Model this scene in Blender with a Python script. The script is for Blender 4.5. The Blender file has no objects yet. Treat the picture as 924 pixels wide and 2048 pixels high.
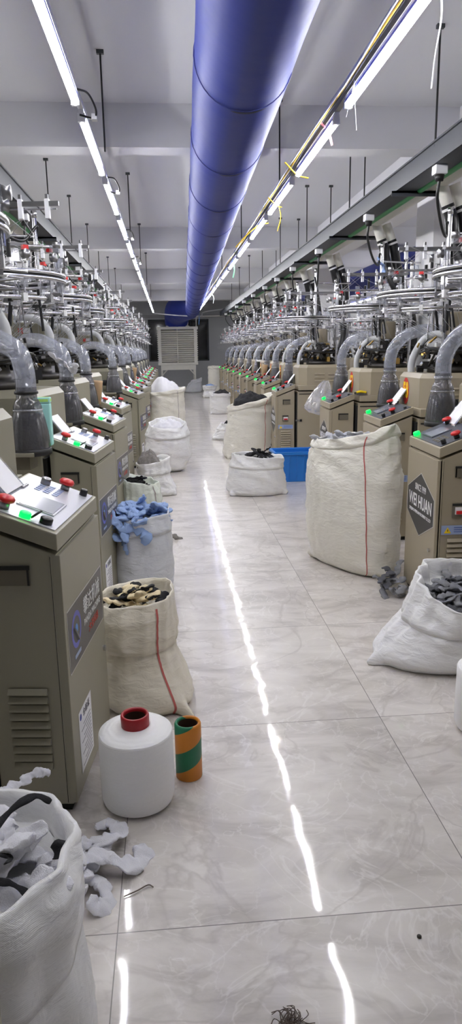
import bpy, bmesh, math, random
from mathutils import Vector, Matrix, noise
PI = math.pi
sc = bpy.context.scene
COL = sc.collection
rnd = random.Random(7)

# ------------------------------------------------------------------ materials
def lin(c):
    c = c / 255.0
    return c / 12.92 if c <= 0.04045 else ((c + 0.055) / 1.055) ** 2.4
def S(r, g, b): return (lin(r), lin(g), lin(b), 1.0)

def base_mat(name):
    m = bpy.data.materials.new(name); m.use_nodes = True
    nt = m.node_tree; nt.nodes.clear()
    out = nt.nodes.new('ShaderNodeOutputMaterial')
    return m, nt, out
def N(nt, typ, **kw):
    n = nt.nodes.new(typ)
    for k, v in kw.items():
        if k.startswith('i_'):
            n.inputs[k[2:].replace('_', ' ')].default_value = v
        else: setattr(n, k, v)
    return n
def L(nt, a, b): nt.links.new(a, b)

def mat(name, col, rough=0.5, metal=0.0, var=0.06, vscale=6.0, bump=0.0, bscale=40.0, coat=0.0, spec=0.5, emit=None, estr=0.0):
    m, nt, out = base_mat(name)
    p = N(nt, 'ShaderNodeBsdfPrincipled')
    tc = N(nt, 'ShaderNodeTexCoord')
    nz = N(nt, 'ShaderNodeTexNoise'); nz.inputs['Scale'].default_value = vscale; nz.inputs['Detail'].default_value = 3
    L(nt, tc.outputs['Object'], nz.inputs['Vector'])
    mx = N(nt, 'ShaderNodeMix', data_type='RGBA')
    mx.inputs[6].default_value = tuple(c * (1 - var) for c in col[:3]) + (1,)
    mx.inputs[7].default_value = tuple(min(1, c * (1 + var)) for c in col[:3]) + (1,)
    L(nt, nz.outputs['Fac'], mx.inputs[0]); L(nt, mx.outputs[2], p.inputs['Base Color'])
    p.inputs['Roughness'].default_value = rough; p.inputs['Metallic'].default_value = metal
    p.inputs['Specular IOR Level'].default_value = spec
    if coat: p.inputs['Coat Weight'].default_value = coat; p.inputs['Coat Roughness'].default_value = 0.08
    if emit: p.inputs['Emission Color'].default_value = emit; p.inputs['Emission Strength'].default_value = estr
    if bump:
        n2 = N(nt, 'ShaderNodeTexNoise'); n2.inputs['Scale'].default_value = bscale; n2.inputs['Detail'].default_value = 2
        L(nt, tc.outputs['Object'], n2.inputs['Vector'])
        b = N(nt, 'ShaderNodeBump'); b.inputs['Strength'].default_value = bump; b.inputs['Distance'].default_value = 0.01
        L(nt, n2.outputs['Fac'], b.inputs['Height']); L(nt, b.outputs['Normal'], p.inputs['Normal'])
    L(nt, p.outputs[0], out.inputs[0])
    return m

def emat(name, col, strength):
    m, nt, out = base_mat(name)
    e = N(nt, 'ShaderNodeEmission'); e.inputs[0].default_value = col; e.inputs[1].default_value = strength
    L(nt, e.outputs[0], out.inputs[0]); return m

def clear_mat(name, tint, body, bodyfac, gloss=0.12, rough=0.08):
    # thin plastic: transparent + a little diffuse body + fresnel gloss
    m, nt, out = base_mat(name)
    t = N(nt, 'ShaderNodeBsdfTransparent'); t.inputs[0].default_value = tint
    d = N(nt, 'ShaderNodeBsdfDiffuse'); d.inputs[0].default_value = body
    g = N(nt, 'ShaderNodeBsdfGlossy'); g.inputs[1].default_value = rough
    tc = N(nt, 'ShaderNodeTexCoord'); nz = N(nt, 'ShaderNodeTexNoise'); nz.inputs['Scale'].default_value = 14
    L(nt, tc.outputs['Object'], nz.inputs['Vector'])
    mr = N(nt, 'ShaderNodeMapRange'); mr.inputs[3].default_value = bodyfac * 0.6; mr.inputs[4].default_value = bodyfac * 1.4
    L(nt, nz.outputs['Fac'], mr.inputs[0])
    m1 = N(nt, 'ShaderNodeMixShader'); L(nt, mr.outputs[0], m1.inputs[0]); L(nt, t.outputs[0], m1.inputs[1]); L(nt, d.outputs[0], m1.inputs[2])
    lw = N(nt, 'ShaderNodeLayerWeight'); lw.inputs[0].default_value = 0.35
    mr2 = N(nt, 'ShaderNodeMapRange'); mr2.inputs[3].default_value = gloss * 0.5; mr2.inputs[4].default_value = min(1, gloss * 4)
    L(nt, lw.outputs['Facing'], mr2.inputs[0])
    m2 = N(nt, 'ShaderNodeMixShader'); L(nt, mr2.outputs[0], m2.inputs[0]); L(nt, m1.outputs[0], m2.inputs[1]); L(nt, g.outputs[0], m2.inputs[2])
    L(nt, m2.outputs[0], out.inputs[0]); return m

def floor_mat():
    m, nt, out = base_mat('marble_tiles')
    p = N(nt, 'ShaderNodeBsdfPrincipled')
    geo = N(nt, 'ShaderNodeNewGeometry')
    off = N(nt, 'ShaderNodeVectorMath', operation='ADD'); off.inputs[1].default_value = (10 - 0.815, 10 - 1.553, 0)
    L(nt, geo.outputs['Position'], off.inputs[0])
    fl = N(nt, 'ShaderNodeVectorMath', operation='FLOOR'); L(nt, off.outputs[0], fl.inputs[0])
    fr = N(nt, 'ShaderNodeVectorMath', operation='FRACTION'); L(nt, off.outputs[0], fr.inputs[0])
    wn = N(nt, 'ShaderNodeTexWhiteNoise', noise_dimensions='3D'); L(nt, fl.outputs[0], wn.inputs[0])
    sc_ = N(nt, 'ShaderNodeVectorMath', operation='SCALE'); L(nt, wn.outputs['Color'], sc_.inputs[0]); sc_.inputs[3].default_value = 30
    co = N(nt, 'ShaderNodeVectorMath', operation='ADD'); L(nt, geo.outputs['Position'], co.inputs[0]); L(nt, sc_.outputs[0], co.inputs[1])
    mp = N(nt, 'ShaderNodeMapping'); mp.inputs['Rotation'].default_value = (0, 0, 0.75); mp.inputs['Scale'].default_value = (1.0, 2.3, 1)
    L(nt, co.outputs[0], mp.inputs[0])
    n1 = N(nt, 'ShaderNodeTexNoise'); n1.inputs['Scale'].default_value = 2.2; n1.inputs['Detail'].default_value = 8; n1.inputs['Roughness'].default_value = 0.62; n1.inputs['Distortion'].default_value = 0.8
    L(nt, mp.outputs[0], n1.inputs['Vector'])
    r1 = N(nt, 'ShaderNodeValToRGB')
    e = r1.color_ramp.elements; e[0].position = 0.3; e[0].color = S(172, 166, 160); e[1].position = 0.72; e[1].color = S(222, 217, 211)
    k = e.new(0.5); k.color = S(205, 199, 193)
    L(nt, n1.outputs['Fac'], r1.inputs[0])
    # pale veins: ridge of a noise, broken up
    def vein(scale, width, seedoff, dist):
        a = N(nt, 'ShaderNodeVectorMath', operation='ADD'); a.inputs[1].default_value = (seedoff, seedoff * 0.7, 0); L(nt, co.outputs[0], a.inputs[0])
        n = N(nt, 'ShaderNodeTexNoise'); n.inputs['Scale'].default_value = scale; n.inputs['Detail'].default_value = 5; n.inputs['Distortion'].default_value = dist
        L(nt, a.outputs[0], n.inputs['Vector'])
        s = N(nt, 'ShaderNodeMath', operation='SUBTRACT'); s.inputs[1].default_value = 0.5; L(nt, n.outputs['Fac'], s.inputs[0])
        ab = N(nt, 'ShaderNodeMath', operation='ABSOLUTE'); L(nt, s.outputs[0], ab.inputs[0])
        mr = N(nt, 'ShaderNodeMapRange'); mr.inputs[1].default_value = 0; mr.inputs[2].default_value = width; mr.inputs[3].default_value = 1; mr.inputs[4].default_value = 0
        L(nt, ab.outputs[0], mr.inputs[0]); return mr.outputs[0]
    v1 = vein(2.6, 0.012, 3.0, 1.6); v2 = vein(5.0, 0.014, 11.0, 1.2); v3 = vein(1.5, 0.02, 23.0, 1.4)
    def mixc(fac, strength, a, colr):
        f = N(nt, 'ShaderNodeMath', operation='MULTIPLY'); L(nt, fac, f.inputs[0]); f.inputs[1].default_value = strength
        mx = N(nt, 'ShaderNodeMix', data_type='RGBA'); L(nt, f.outputs[0], mx.inputs[0]); L(nt, a, mx.inputs[6]); mx.inputs[7].default_value = colr
        return mx.outputs[2]
    c = mixc(v1, 0.36, r1.outputs[0], S(236, 233, 229)); c = mixc(v2, 0.3, c, S(232, 228, 224)); c = mixc(v3, 0.42, c, S(166, 158, 152))
    # grout lines
    sx = N(nt, 'ShaderNodeSeparateXYZ'); L(nt, fr.outputs[0], sx.inputs[0])
    def edge(o):
        a = N(nt, 'ShaderNodeMath', operation='SUBTRACT'); a.inputs[1].default_value = 0.5; L(nt, o, a.inputs[0])
        b = N(nt, 'ShaderNodeMath', operation='ABSOLUTE'); L(nt, a.outputs[0], b.inputs[0])
        g = N(nt, 'ShaderNodeMath', operation='GREATER_THAN'); g.inputs[1].default_value = 0.4985; L(nt, b.outputs[0], g.inputs[0]); return g.outputs[0]
    mxm = N(nt, 'ShaderNodeMath', operation='MAXIMUM'); L(nt, edge(sx.outputs[0]), mxm.inputs[0]); L(nt, edge(sx.outputs[1]), mxm.inputs[1])
    c = mixc(mxm.outputs[0], 0.85, c, S(95, 90, 86))
    L(nt, c, p.inputs['Base Color'])
    p.inputs['Roughness'].default_value = 0.32
    p.inputs['Coat Weight'].default_value = 0.65; p.inputs['Coat Roughness'].default_value = 0.045
    nb = N(nt, 'ShaderNodeTexNoise'); nb.inputs['Scale'].default_value = 7; nb.inputs['Detail'].default_value = 1
    L(nt, geo.outputs['Position'], nb.inputs['Vector'])
    b = N(nt, 'ShaderNodeBump'); b.inputs['Strength'].default_value = 0.05; b.inputs['Distance'].default_value = 0.02
    L(nt, nb.outputs['Fac'], b.inputs['Height']); L(nt, b.outputs['Normal'], p.inputs['Coat Normal'])
    L(nt, p.outputs[0], out.inputs[0]); return m

def sack_mat(name, col, weave=160.0, rough=0.5, var=0.05):
    m, nt, out = base_mat(name)
    p = N(nt, 'ShaderNodeBsdfPrincipled'); tc = N(nt, 'ShaderNodeTexCoord')
    nz = N(nt, 'ShaderNodeTexNoise'); nz.inputs['Scale'].default_value = 5; nz.inputs['Detail'].default_value = 5
    L(nt, tc.outputs['Object'], nz.inputs['Vector'])
    mx = N(nt, 'ShaderNodeMix', data_type='RGBA')
    mx.inputs[6].default_value = tuple(c * (1 - var) for c in col[:3]) + (1,); mx.inputs[7].default_value = tuple(min(1, c * (1 + var)) for c in col[:3]) + (1,)
    L(nt, nz.outputs['Fac'], mx.inputs[0]); L(nt, mx.outputs[2], p.inputs['Base Color'])
    p.inputs['Roughness'].default_value = rough; p.inputs['Specular IOR Level'].default_value = 0.45
    p.inputs['Sheen Weight'].default_value = 0.15
    w1 = N(nt, 'ShaderNodeTexWave', bands_direction='Z'); w1.inputs['Scale'].default_value = weave
    w2 = N(nt, 'ShaderNodeTexWave', bands_direction='DIAGONAL'); w2.inputs['Scale'].default_value = weave
    for w in (w1, w2): L(nt, tc.outputs['Object'], w.inputs['Vector'])
    ad = N(nt, 'ShaderNodeMath', operation='ADD'); L(nt, w1.outputs['Fac'], ad.inputs[0]); L(nt, w2.outputs['Fac'], ad.inputs[1])
    b1 = N(nt, 'ShaderNodeBump'); b1.inputs['Strength'].default_value = 0.12; b1.inputs['Distance'].default_value = 0.002; L(nt, ad.outputs[0], b1.inputs['Height'])
    # fine crinkles of stiff woven plastic
    mp = N(nt, 'ShaderNodeMapping'); mp.inputs['Scale'].default_value = (9, 9, 22); mp.inputs['Rotation'].default_value = (0.35, 0.3, 0)
    L(nt, tc.outputs['Object'], mp.inputs[0])
    n3 = N(nt, 'ShaderNodeTexNoise'); n3.inputs['Scale'].default_value = 1.6; n3.inputs['Detail'].default_value = 4; n3.inputs['Distortion'].default_value = 1.0
    L(nt, mp.outputs[0], n3.inputs['Vector'])
    b2 = N(nt, 'ShaderNodeBump'); b2.inputs['Strength'].default_value = 0.55; b2.inputs['Distance'].default_value = 0.012
    L(nt, n3.outputs['Fac'], b2.inputs['Height']); L(nt, b1.outputs['Normal'], b2.inputs['Normal'])
    L(nt, b2.outputs['Normal'], p.inputs['Normal'])
    L(nt, p.outputs[0], out.inputs[0]); return m

def spiral_mat():
    m, nt, out = base_mat('orange_green_spiral')
    p = N(nt, 'ShaderNodeBsdfPrincipled'); tc = N(nt, 'ShaderNodeTexCoord'); s = N(nt, 'ShaderNodeSeparateXYZ')
    L(nt, tc.outputs['Object'], s.inputs[0])
    at = N(nt, 'ShaderNodeMath', operation='ARCTAN2'); L(nt, s.outputs[1], at.inputs[0]); L(nt, s.outputs[0], at.inputs[1])
    a = N(nt, 'ShaderNodeMath', operation='MULTIPLY'); a.inputs[1].default_value = -1 / (2 * PI); L(nt, at.outputs[0], a.inputs[0])
    z = N(nt, 'ShaderNodeMath', operation='MULTIPLY_ADD'); z.inputs[1].default_value = 1 / 0.15; z.inputs[2].default_value = -0.08; L(nt, s.outputs[2], z.inputs[0])
    ad = N(nt, 'ShaderNodeMath', operation='ADD'); L(nt, a.outputs[0], ad.inputs[0]); L(nt, z.outputs[0], ad.inputs[1])
    f = N(nt, 'ShaderNodeMath', operation='FRACT'); L(nt, ad.outputs[0], f.inputs[0])
    g = N(nt, 'ShaderNodeMath', operation='GREATER_THAN'); g.inputs[1].default_value = 0.5; L(nt, f.outputs[0], g.inputs[0])
    mx = N(nt, 'ShaderNodeMix', data_type='RGBA'); mx.inputs[6].default_value = S(205, 128, 38); mx.inputs[7].default_value = S(22, 112, 78)
    L(nt, g.outputs[0], mx.inputs[0]); L(nt, mx.outputs[2], p.inputs['Base Color']); p.inputs['Roughness'].default_value = 0.45
    L(nt, p.outputs[0], out.inputs[0]); return m

def yarn_mat():
    m, nt, out = base_mat('wound_white_yarn')
    p = N(nt, 'ShaderNodeBsdfPrincipled'); tc = N(nt, 'ShaderNodeTexCoord')
    w = N(nt, 'ShaderNodeTexWave', bands_direction='Z'); w.inputs['Scale'].default_value = 60; w.inputs['Distortion'].default_value = 3; w.inputs['Detail'].default_value = 2; w.inputs['Detail Scale'].default_value = 0.6
    L(nt, tc.outputs['Object'], w.inputs['Vector'])
    b = N(nt, 'ShaderNodeBump'); b.inputs['Strength'].default_value = 0.2; b.inputs['Distance'].default_value = 0.003; L(nt, w.outputs['Fac'], b.inputs['Height'])
    p.inputs['Base Color'].default_value = S(238, 238, 238); p.inputs['Roughness'].default_value = 0.65; p.inputs['Sheen Weight'].default_value = 0.2
    L(nt, b.outputs['Normal'], p.inputs['Normal']); L(nt, p.outputs[0], out.inputs[0]); return m

M = {}
M['tanR'] = mat('beige_paint', S(158, 148, 127), 0.42, var=0.03)
M['tanL'] = mat('olive_grey_paint', S(146, 142, 124), 0.4, var=0.03)
M['groove'] = mat('panel_gap_and_shade', S(22, 22, 20), 0.7)  # dark joints and plinths, plus painted shade at recess edges
M['recess'] = mat('recess_shade_dark_tan', S(104, 98, 84), 0.5)  # beige darkened as painted recess shade; also used for plain dark parts
M['black'] = mat('black_plastic', S(22, 22, 24), 0.4)
M['rubber'] = mat('black_rubber', S(16, 16, 18), 0.55)
M['hoseblack'] = mat('black_hose', S(20, 20, 23), 0.3)
M['chrome'] = mat('chrome', S(196, 196, 200), 0.22, 1.0)
M['steel'] = mat('steel', S(150, 150, 152), 0.35, 1.0)
M['darksteel'] = mat('oily_steel', S(70, 68, 66), 0.4, 0.9)
M['brass'] = mat('brass', S(170, 140, 80), 0.35, 1.0)
M['red'] = mat('red_plastic', S(205, 32, 34), 0.35)
M['darkred'] = mat('crimson_plastic', S(158, 20, 32), 0.35)
M['green_lit'] = mat('lit_green_button', S(10, 200, 60), 0.4, emit=S(0, 255, 60), estr=1.1)
M['white'] = mat('white_plastic', S(228, 228, 228), 0.45)
M['whitehose'] = mat('white_hose', S(205, 207, 210), 0.35)
M['panel_silver'] = mat('silver_panel', S(205, 206, 214), 0.3, 0.25)
M['panel_dark'] = mat('dark_panel', S(72, 75, 84), 0.4)
M['screen'] = mat('screen_glass', S(186, 190, 200), 0.12, coat=0.6)
M['screen2'] = mat('screen_glass_grey', S(142, 148, 160), 0.12, coat=0.6)
M['paper'] = mat('paper', S(236, 236, 240), 0.6)
M['ink'] = mat('grey_ink', S(110, 110, 120), 0.6)
M['blueink'] = mat('blue_ink', S(40, 60, 150), 0.6)
M['sign_dark'] = mat('sign_charcoal', S(44, 44, 47), 0.35)
M['sign_grey'] = mat('sign_grey', S(84, 81, 81), 0.35)
M['sign_border'] = mat('sign_border', S(190, 188, 184), 0.4)
M['glow_blue'] = mat('sign_blue', S(96, 100, 190), 0.4)
M['sky_blue'] = mat('sign_sky_blue', S(90, 150, 225), 0.4)
M['sign_red'] = mat('sign_red', S(200, 70, 60), 0.4)
M['label_blue'] = mat('label_blue', S(150, 165, 200), 0.4)
M['label_line'] = mat('label_line', S(70, 95, 160), 0.4)
M['yellow'] = mat('yellow_plastic', S(240, 205, 20), 0.4)
M['sticker_red'] = mat('sticker_red', S(200, 40, 36), 0.4)
M['clear'] = clear_mat('clear_plastic', (0.93, 0.94, 0.97, 1), S(215, 220, 230), 0.2, 0.2)
M['clearhose'] = clear_mat('clear_hose', (0.86, 0.88, 0.92, 1), S(196, 200, 212), 0.34, 0.09, .14)
M['smoke'] = clear_mat('smoky_bottle', (0.60, 0.60, 0.62, 1), S(120, 120, 124), 0.32, 0.08, .14)
M['film'] = clear_mat('plastic_film', (0.95, 0.95, 0.96, 1), S(235, 235, 240), 0.3, 0.15)
M['lint'] = mat('bottle_core_dark_grey', S(60, 60, 64), 0.9, var=0.35, vscale=20, bump=0.6)  # dark bottle fill, standing in for the dark seen through the plastic
M['thread'] = mat('yarn_thread', S(176, 176, 180), 0.6)
M['steelpaint'] = mat('grey_channel_paint', S(62, 65, 71), 0.45)
M['greenpipe'] = mat('green_pipe', S(60, 150, 85), 0.4)
M['trunk'] = mat('trunk_pipe', S(216, 214, 206), 0.5)
M['wall'] = mat('wall_paint', S(222, 222, 225), 0.7, var=0.03, vscale=1.5)
M['wallgrey'] = mat('end_wall_paint', S(178, 181, 185), 0.7, var=0.06, vscale=1.2)
M['ceil'] = mat('ceiling_paint', S(205, 205, 209), 0.8, var=0.02, vscale=0.8)
M['duct'] = mat('blue_fabric', S(42, 56, 140), 0.5, var=0.05, vscale=3, bump=0.25, bscale=6, spec=0.25)
M['ductdark'] = mat('blue_fabric_slot', S(20, 24, 60), 0.6)
M['ductseam'] = mat('blue_fabric_seam', S(50, 58, 128), 0.5)
M['led'] = emat('led_light', (1.0, .99, .985, 1), 23.0)
M['fixture'] = mat('fixture_white', S(226, 227, 232), 0.4)
M['fixture_blue'] = mat('fixture_blue_edge', S(84, 92, 200), 0.4)
M['trunking'] = mat('trunking_grey', S(150, 148, 142), 0.5)
M['cooler'] = mat('cooler_plastic', S(226, 225, 218), 0.5)
M['coolerdark'] = mat('cooler_pad', S(34, 36, 40), 0.8)
M['windark'] = mat('night_glass', S(10, 12, 16), 0.08, coat=0.3)
M['frame'] = mat('window_frame', S(60, 64, 68), 0.5)
M['floor'] = floor_mat()
M['sackwhite'] = sack_mat('woven_sack_white', S(228, 228, 228))
M['sackgrey'] = sack_mat('woven_sack_pale_grey', S(205, 208, 214))
M['sackcream'] = sack_mat('woven_sack_cream', S(224, 217, 200))
M['sackivory'] = sack_mat('woven_sack_ivory', S(228, 225, 214))
M['sackmint'] = sack_mat('woven_sack_mint', S(204, 210, 200))
M['stripe'] = mat('red_stitch', S(186, 98, 92), 0.6)
M['stripegrey'] = mat('grey_stitch', S(140, 130, 130), 0.6)
M['s_white'] = mat('sock_white', S(222, 222, 228), 0.85, bump=0.3, bscale=300)
M['s_grey'] = mat('sock_grey', S(128, 129, 134), 0.85, var=0.15, bump=0.3, bscale=300)
M['s_dark'] = mat('sock_charcoal', S(82, 83, 88), 0.85, var=0.15, bump=0.3, bscale=300)
M['s_lgrey'] = mat('sock_light_grey', S(176, 178, 184), 0.85, bump=0.3, bscale=300)
M['s_blue'] = mat('sock_light_blue', S(138, 162, 204), 0.85, var=0.12, bump=0.3, bscale=300)
M['s_black'] = mat('sock_black', S(24, 24, 28), 0.85, bump=0.3, bscale=300)
M['s_cream'] = mat('sock_cream', S(222, 206, 170), 0.85, bump=0.3, bscale=300)
M['s_mottle'] = mat('sock_mottled', S(120, 116, 112), 0.85, var=0.6, vscale=40, bump=0.4, bscale=120)
M['crate'] = mat('blue_crate', S(30, 118, 205), 0.35)
M['yarn'] = yarn_mat()
M['spiral'] = spiral_mat()
M['tubeinside'] = mat('tube_inside', S(70, 48, 36), 0.7)
M['carton'] = mat('cardboard', S(188, 158, 122), 0.7)
M['cyan'] = mat('pale_cyan', S(170, 228, 222), 0.4)
M['lime'] = mat('lime', S(180, 228, 120), 0.4)
M['bluetie'] = mat('blue_tie', S(90, 150, 225), 0.5)
M['pinktie'] = mat('pink_tie', S(235, 150, 160), 0.5)
M['greentie'] = mat('green_tie', S(140, 215, 165), 0.5)
M['yellowtie'] = mat('yellow_tie', S(236, 196, 60), 0.5)
M['cable'] = mat('black_cable', S(18, 18, 20), 0.4)
M['brownlint'] = mat('brown_lint', S(100, 88, 80), 0.9)
M['wine'] = mat('red_label', S(195, 50, 45), 0.5)

# ------------------------------------------------------------------ mesh builder
class MB:
    def __init__(s): s.v = []; s.f = []; s.mi = []; s.sm = []; s.mats = []; s.X = None
    def m(s, name):
        if name not in s.mats: s.mats.append(name)
        return s.mats.index(name)
    def add(s, vs, fs, mat, smooth=False):
        b = len(s.v); k = s.m(mat)
        for v in vs:
            v = Vector(v); s.v.append(s.X @ v if s.X else v)
        for f in fs: s.f.append(tuple(b + i for i in f)); s.mi.append(k); s.sm.append(smooth)
        return s
    def box(s, c, d, mat, rot=None):
        x, y, z = d[0] / 2, d[1] / 2, d[2] / 2
        vs = [Vector((a, b, e)) for a in (-x, x) for b in (-y, y) for e in (-z, z)]
        if rot is not None:
            R = rot if isinstance(rot, Matrix) else Matrix.Rotation(rot, 3, 'Z')
            vs = [R @ v for v in vs]
        c = Vector(c)
        return s.add([v + c for v in vs], [(0, 1, 3, 2), (4, 6, 7, 5), (0, 4, 5, 1), (2, 3, 7, 6), (0, 2, 6, 4), (1, 5, 7, 3)], mat)
    def b2(s, a, b, mat): return s.box([(a[i] + b[i]) / 2 for i in range(3)], [abs(b[i] - a[i]) for i in range(3)], mat)
    def tube(s, pts, r, mat, n=10, caps=True, flat=None):
        pts = [Vector(p) for p in pts]; k = len(pts)
        rs = r if isinstance(r, (list, tuple)) else [r] * k
        t0 = (pts[1] - pts[0]).normalized()
        up = Vector((0, 0, 1)) if abs(t0.z) < 0.9 else Vector((1, 0, 0))
        a = t0.cross(up).normalized(); vs = []
        for i in range(k):
            t = (pts[min(i + 1, k - 1)] - pts[max(i - 1, 0)]).normalized()
            a = (a - t * a.dot(t)).normalized(); b = t.cross(a)
            for j in range(n):
                w = 2 * PI * j / n
                vs.append(pts[i] + a * (math.cos(w) * rs[i]) + b * (math.sin(w) * rs[i] * (flat or 1)))
        fs = [(i * n + j, i * n + (j + 1) % n, (i + 1) * n + (j + 1) % n, (i + 1) * n + j) for i in range(k - 1) for j in range(n)]
        s.add(vs, fs, mat, True)
        if caps:
            s.add(vs[:n], [tuple(reversed(range(n)))], mat); s.add(vs[-n:], [tuple(range(n))], mat)
        return s
    def cyl(s, p0, p1, r, mat, n=12, r1=None): return s.tube([p0, p1], [r, r if r1 is None else r1], mat, n)
    def lathe(s, prof, c, mat, n=24, axis=None):
        c = Vector(c); vs = []; R = axis
        for (r, z) in prof:
            for j in range(n):
                w = 2 * PI * j / n; v = Vector((r * math.cos(w), r * math.sin(w), z))
                vs.append((R @ v if R else v) + c)
        fs = [(i * n + j, i * n + (j + 1) % n, (i + 1) * n + (j + 1) % n, (i + 1) * n + j) for i in range(len(prof) - 1) for j in range(n)]
        return s.add(vs, fs, mat, True)
    def prism(s, poly, f, mat):
        # poly: list of 2d points; f(p, t) -> 3d point at side t (0 or 1)
        n = len(poly); vs = [f(p, 0) for p in poly] + [f(p, 1) for p in poly]
        fs = [tuple(reversed(range(n))), tuple(range(n, 2 * n))] + [(i, (i + 1) % n, n + (i + 1) % n, n + i) for i in range(n)]
        return s.add(vs, fs, mat)
    def mesh(s, name, bevel=0):
        me = bpy.data.meshes.new(name); me.from_pydata(s.v, [], s.f)
        for k in s.mats: me.materials.append(M[k])
        me.polygons.foreach_set('material_index', s.mi); me.polygons.foreach_set('use_smooth', s.sm)
        bm = bmesh.new(); bm.from_mesh(me)
        bmesh.ops.recalc_face_normals(bm, faces=bm.faces)
        if bevel:
            ed = [e for e in bm.edges if len(e.link_faces) == 2 and e.calc_face_angle() > 0.5]
            bmesh.ops.bevel(bm, geom=ed, offset=bevel, segments=2, affect='EDGES', profile=0.6, clamp_overlap=True)
        bm.to_mesh(me); bm.free(); me.update()
        return me
    def build(s, name, parent=None, bevel=0, origin=None):
        if origin is not None:
            o0 = Vector(origin); s.v = [v - o0 for v in s.v]
        o = bpy.data.objects.new(name, s.mesh(name, bevel)); COL.objects.link(o)
        if origin is not None: o.location = origin
        if parent: o.parent = parent
        return o

def tag(o, label, cat, group=None, kind=None):
    o['label'] = label; o['category'] = cat
    if group: o['group'] = group
    if kind: o['kind'] = kind
    return o
def struct(o): o['kind'] = 'structure'; return o
def empty(name, loc, rz=0.0):
    o = bpy.data.objects.new(name, None); COL.objects.link(o); o.location = loc; o.rotation_euler = (0, 0, rz); o.empty_display_size = 0.1; return o
def copy_tree(o, parent=None):
    c = o.copy(); COL.objects.link(c)
    if parent: c.parent = parent
    for ch in list(o.children): copy_tree(ch, c)
    return c
def cr(pts, k=8):
    P = [Vector(p) for p in pts]; P = [P[0] * 2 - P[1]] + P + [P[-1] * 2 - P[-2]]; out = []
    for i in range(1, len(P) - 2):
        a, b, c, d = P[i - 1:i + 3]
        for j in range(k):
            t = j / k
            out.append(0.5 * (2 * b + (c - a) * t + (2 * a - 5 * b + 4 * c - d) * t * t + (3 * b - a - 3 * c + d) * t ** 3))
    return out + [P[-2]]
ORD = ['first', 'second', 'third', 'fourth', 'fifth', 'sixth', 'seventh', 'eighth', 'ninth', 'tenth', 'eleventh', 'twelfth', 'thirteenth', 'fourteenth', 'fifteenth', 'sixteenth', 'seventeenth', 'eighteenth', 'nineteenth', 'twentieth']

def text_obj(name, body, size, matname, parent, Mx, width=None, bold=0.0, alignx='CENTER', extr=0.0006):
    cu = bpy.data.curves.new(name, 'FONT'); cu.body = body; cu.size = size; cu.align_x = alignx; cu.align_y = 'CENTER'
    cu.extrude = extr; cu.offset = bold; cu.resolution_u = 3
    t = bpy.data.objects.new(name + '_t', cu); COL.objects.link(t)
    dg = bpy.context.evaluated_depsgraph_get(); me = bpy.data.meshes.new_from_object(t.evaluated_get(dg))
    bpy.data.objects.remove(t); me.name = name
    if len(me.vertices) == 0: return None
    xs = [v.co.x for v in me.vertices]; w = max(xs) - min(xs)
    if width: Mx = Mx @ Matrix.Diagonal((width / w, 1, 1, 1))
    me.transform(Mx); me.materials.clear(); me.materials.append(M[matname])
    o = bpy.data.objects.new(name, me); COL.objects.link(o); o.parent = parent
    return o

# ------------------------------------------------------------------ camera
F, PIT, YAW, ROL, H = 1397.1, 0.225622, 0.0836213, -0.0162992, 1.474777
cp, sp, cy_, sy_ = math.cos(PIT), math.sin(PIT), math.cos(YAW), math.sin(YAW)
fw = Vector((sy_ * cp, cy_ * cp, -sp)); rt = Vector((cy_, -sy_, 0)); up = rt.cross(fw)
r2 = rt * math.cos(ROL) + up * math.sin(ROL); u2 = up * math.cos(ROL) - rt * math.sin(ROL)
cam = bpy.data.cameras.new('camera'); co = bpy.data.objects.new('camera', cam); COL.objects.link(co)
mw = Matrix((r2, u2, -fw)).transposed().to_4x4(); mw.translation = (0, 0, H); co.matrix_world = mw
cam.sensor_fit = 'VERTICAL'; cam.sensor_height = 36; cam.sensor_width = 36; cam.lens = F / 2048 * 36; cam.clip_start = 0.02; cam.clip_end = 100
sc.camera = co

# ------------------------------------------------------------------ room shell
ZC, ZB = 3.53, 3.187
X0, X1, Y0, Y1 = -6.0, 7.0, -3.0, 30.2
def slab(name, a, b, mn): return struct(MB().b2(a, b, mn).build(name))
slab('floor', (X0 - .2, Y0 - .2, -.1), (X1 + .2, Y1 + .2, 0), 'floor')
slab('ceiling', (X0 - .2, Y0 - .2, ZC), (X1 + .2, Y1 + .2, ZC + .12), 'ceil')
slab('wall_left', (X0 - .2, Y0, 0), (X0, Y1, ZC), 'wall')
slab('wall_right', (X1, Y0, 0), (X1 + .2, Y1, ZC), 'wall')
slab('wall_front', (X0, Y0 - .2, 0), (X1, Y0, ZC), 'wall')
mb = MB()
wx0, wx1, wz0, wz1 = -.8, 1.72, 1.12, 2.82
mb.b2((X0, Y1, 0), (wx0, Y1 + .2, ZC), 'wallgrey'); mb.b2((wx1, Y1, 0), (X1, Y1 + .2, ZC), 'wallgrey')
mb.b2((wx0, Y1, 0), (wx1, Y1 + .2, wz0), 'wallgrey'); mb.b2((wx0, Y1, wz1), (wx1, Y1 + .2, ZC), 'wallgrey')
struct(mb.build('wall_back'))
w = MB()
for x in (wx0, -.02, .92, wx1 - .06): w.b2((x, Y1 + .02, wz0), (x + .06, Y1 + .1, wz1), 'frame')
for z in (wz0, wz1 - .06): w.b2((wx0, Y1 + .02, z), (wx1, Y1 + .1, z + .06), 'frame')
wo = struct(w.build('window_1'))
MB().b2((wx0, Y1 + .1, wz0), (wx1, Y1 + .12, wz1), 'windark').build('pane', wo)
k = 1
for y in (.55, 6.55, 12.55, 18.55, 24.55):
    struct(MB().b2((X0, y, ZB), (X1, y + .25, ZC), 'ceil').build('trim_%d' % k)); k += 1
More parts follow.
